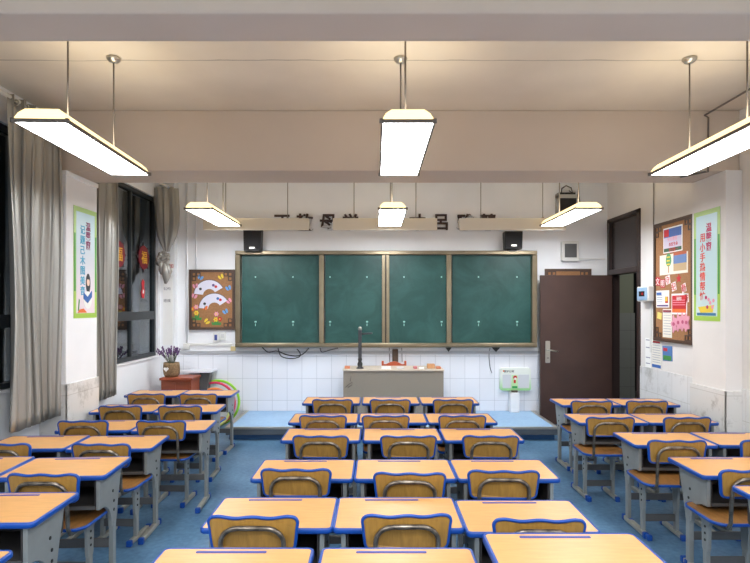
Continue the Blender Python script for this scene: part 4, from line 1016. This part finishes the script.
# ------------------------------------------------------------------ cabinet, basket, hoops at left
cx0, cx1, cz = PX(159.5, 7.0), PX(192, 7.0), H-.925
t = thing('wooden_cabinet', 'red brown wooden cabinet in the left corner under the basket', 'cabinet', ((cx0+cx1)/2, 7.17, 0))
MB().box(cx0+.015, cx1-.015, 7.015, 7.34, .04, cz-.03).build('carcass', REDWOOD, t)
MB().box(cx0, cx1+.005, 6.99, 7.35, cz-.03, cz).build('cabinet_top', REDWOOD, t, bevel=.004)
MB().box(cx0+.03, cx1-.03, 7.03, 7.33, 0, .04).build('plinth', DOORD, t)
for s in (0, 1):
    xa = cx0+.025 + s*(cx1-cx0-.05)/2; xb = xa + (cx1-cx0-.06)/2
    d = MB().box(xa, xb, 7.003, 7.015, .07, cz-.05).build('door', mat('panel_wood', (132, 66, 42), .45, noise=(5, .2, (1, 8, 8))), t, bevel=.003)
    MB().tube([((xb-.03 if s == 0 else xa+.03), 7.003, .45), ((xb-.03 if s == 0 else xa+.03), 6.985, .45)], .01, 8).build('knob', BOLT, d)
t = thing('side_table', 'white topped table with grey sides behind the red brown cabinet', 'table', (-2.5, 7.5, 0))
MB().box(-2.78, -2.235, 7.37, 7.57, .735, .757).box(-2.60, -2.235, 7.57, 7.68, .735, .757).build('table_top', mat('white_top', (226, 228, 234), .3), t, bevel=.003)
MB().box(-2.75, -2.73, 7.39, 7.56, 0, .735).build('side_panel', DGREY, t)
MB().prism([(-2.42, 0), (-2.40, 0), (-2.26, .735), (-2.40, .735)], XZ, 7.42, 7.56).build('side_panel', DGREY, t)
# basket with lavender
bx, by = PX(171.5, 7.15), 7.15
t = thing('flower_basket', 'woven basket with heart tag and dried purple flowers on the cabinet', 'basket', (bx, by, cz))
MB().lathe([(.082, 0), (.10, .03), (.108, .09), (.104, .15), (.100, .185), (.092, .185), (.085, .16)], (bx, by, cz), 28, (1, .8)).build('basket', WICKER, t)
ht = [(.028*(16*math.sin(q)**3)/16*1.15, .026*(13*math.cos(q)-5*math.cos(2*q)-2*math.cos(3*q)-math.cos(4*q))/13) for q in [2*math.pi*k/28 for k in range(28)]]
MB().prism([(bx-.035+a, cz+.105+b) for a, b in ht], XZ, by-.098, by-.092).build('heart_tag', PAPER, t)
LAV = mat('lavender', (104, 72, 118), .8); STM = mat('dry_stem', (96, 104, 78), .8)
for k in range(26):
    a = random.uniform(0, 6.28); l = random.uniform(.10, .21); sp = random.uniform(.04, .15)
    if k < 3: sp = .19; a = math.pi + random.uniform(-.4, .4)
    b0 = Vector((bx + .03*math.cos(a), by + .03*math.sin(a), cz+.17)); b1 = Vector((bx + sp*math.cos(a), by + sp*.5*math.sin(a), cz+.18+l))
    mid = (b0+b1)/2 + Vector((0, 0, .02))
    sm = MB().tube([b0, mid, b1], .003, 5).build('stem', STM, t)
    for j in range(3):
        pz_ = b1 + (b0-b1)*.12*j
        MB().lathe([(.003, -.014), (.010, -.004), (.009, .008), (.003, .018)], tuple(pz_), 7).build('blossom', LAV, sm)
# hoops leaning against the wall
for i, (px, r, col, lab, y) in enumerate([(217.3, .300, (140, 210, 50), 'lime green hula hoop leaning on the front wall, rightmost', 7.52), (213.5, .290, (214, 58, 96), 'pink hula hoop leaning on the front wall, outermost at left', 7.46),
                                       (213.5, .250, (236, 140, 70), 'orange hula hoop just inside the pink one', 7.43), (213.5, .212, (226, 228, 140), 'pale yellow hula hoop, smallest inside the orange one', 7.40)]):
    X = PX(px, y); tl = .16; fn = lambda u, v, w: (u, v*math.sin(tl) + w*math.cos(tl), v*math.cos(tl) - w*math.sin(tl))
    o = MB().torus((X, y, .012 + r*math.cos(tl)), r, .017, fn, 56, 8).build('hula_hoop', flat('hoop%d' % i, col, .35), origin=(X, y, 0))
    tag(o, lab, 'hula hoop', 'hula hoops')
    for v in (): pass

# ------------------------------------------------------------------ light, world, camera
def area(name, loc, sx, sy, power, col=(1, 1, 1), rot=(0, 0, 0)):
    l = bpy.data.lights.new(name, 'AREA'); l.shape = 'RECTANGLE'; l.size = sx; l.size_y = sy; l.energy = power; l.color = col
    o = bpy.data.objects.new(name, l); C.objects.link(o); o.location = loc; o.rotation_euler = rot; return o
for x in (-1.83, .175, 2.2):           # the rows of lamps behind the camera
    for y in (.6, -1.6): area('rear_lamp_light', (x, y, H+1.0), .3, 1.2, 44, (.95, .97, 1.0))
area('rear_warm_fill', (.2, .9, H+1.1), 4.5, 1.0, 14, (1, .84, .62), (math.pi, 0, 0))  # added fill light, warms the near beam and ceiling from behind the camera
area('corridor_light', (4.4, 7.6, 3.0), .6, .6, 14, (1, .97, .9))
w = bpy.data.worlds.new('night'); bpy.context.scene.world = w; w.use_nodes = True
w.node_tree.nodes['Background'].inputs[0].default_value = (.02, .025, .035, 1); w.node_tree.nodes['Background'].inputs[1].default_value = .3
cam = bpy.data.cameras.new('camera'); co = bpy.data.objects.new('camera', cam); C.objects.link(co)
co.location = (0, 0, H); co.rotation_euler = (R(90), 0, 0)
cam.sensor_width = 36; cam.lens = F/750*36; cam.shift_x = -1/750; cam.shift_y = (306-281.5)/750; cam.clip_start = .05
sc = bpy.context.scene; sc.camera = co
sc.view_settings.view_transform = 'Standard'; sc.view_settings.look = 'None'; sc.view_settings.exposure = 0.1
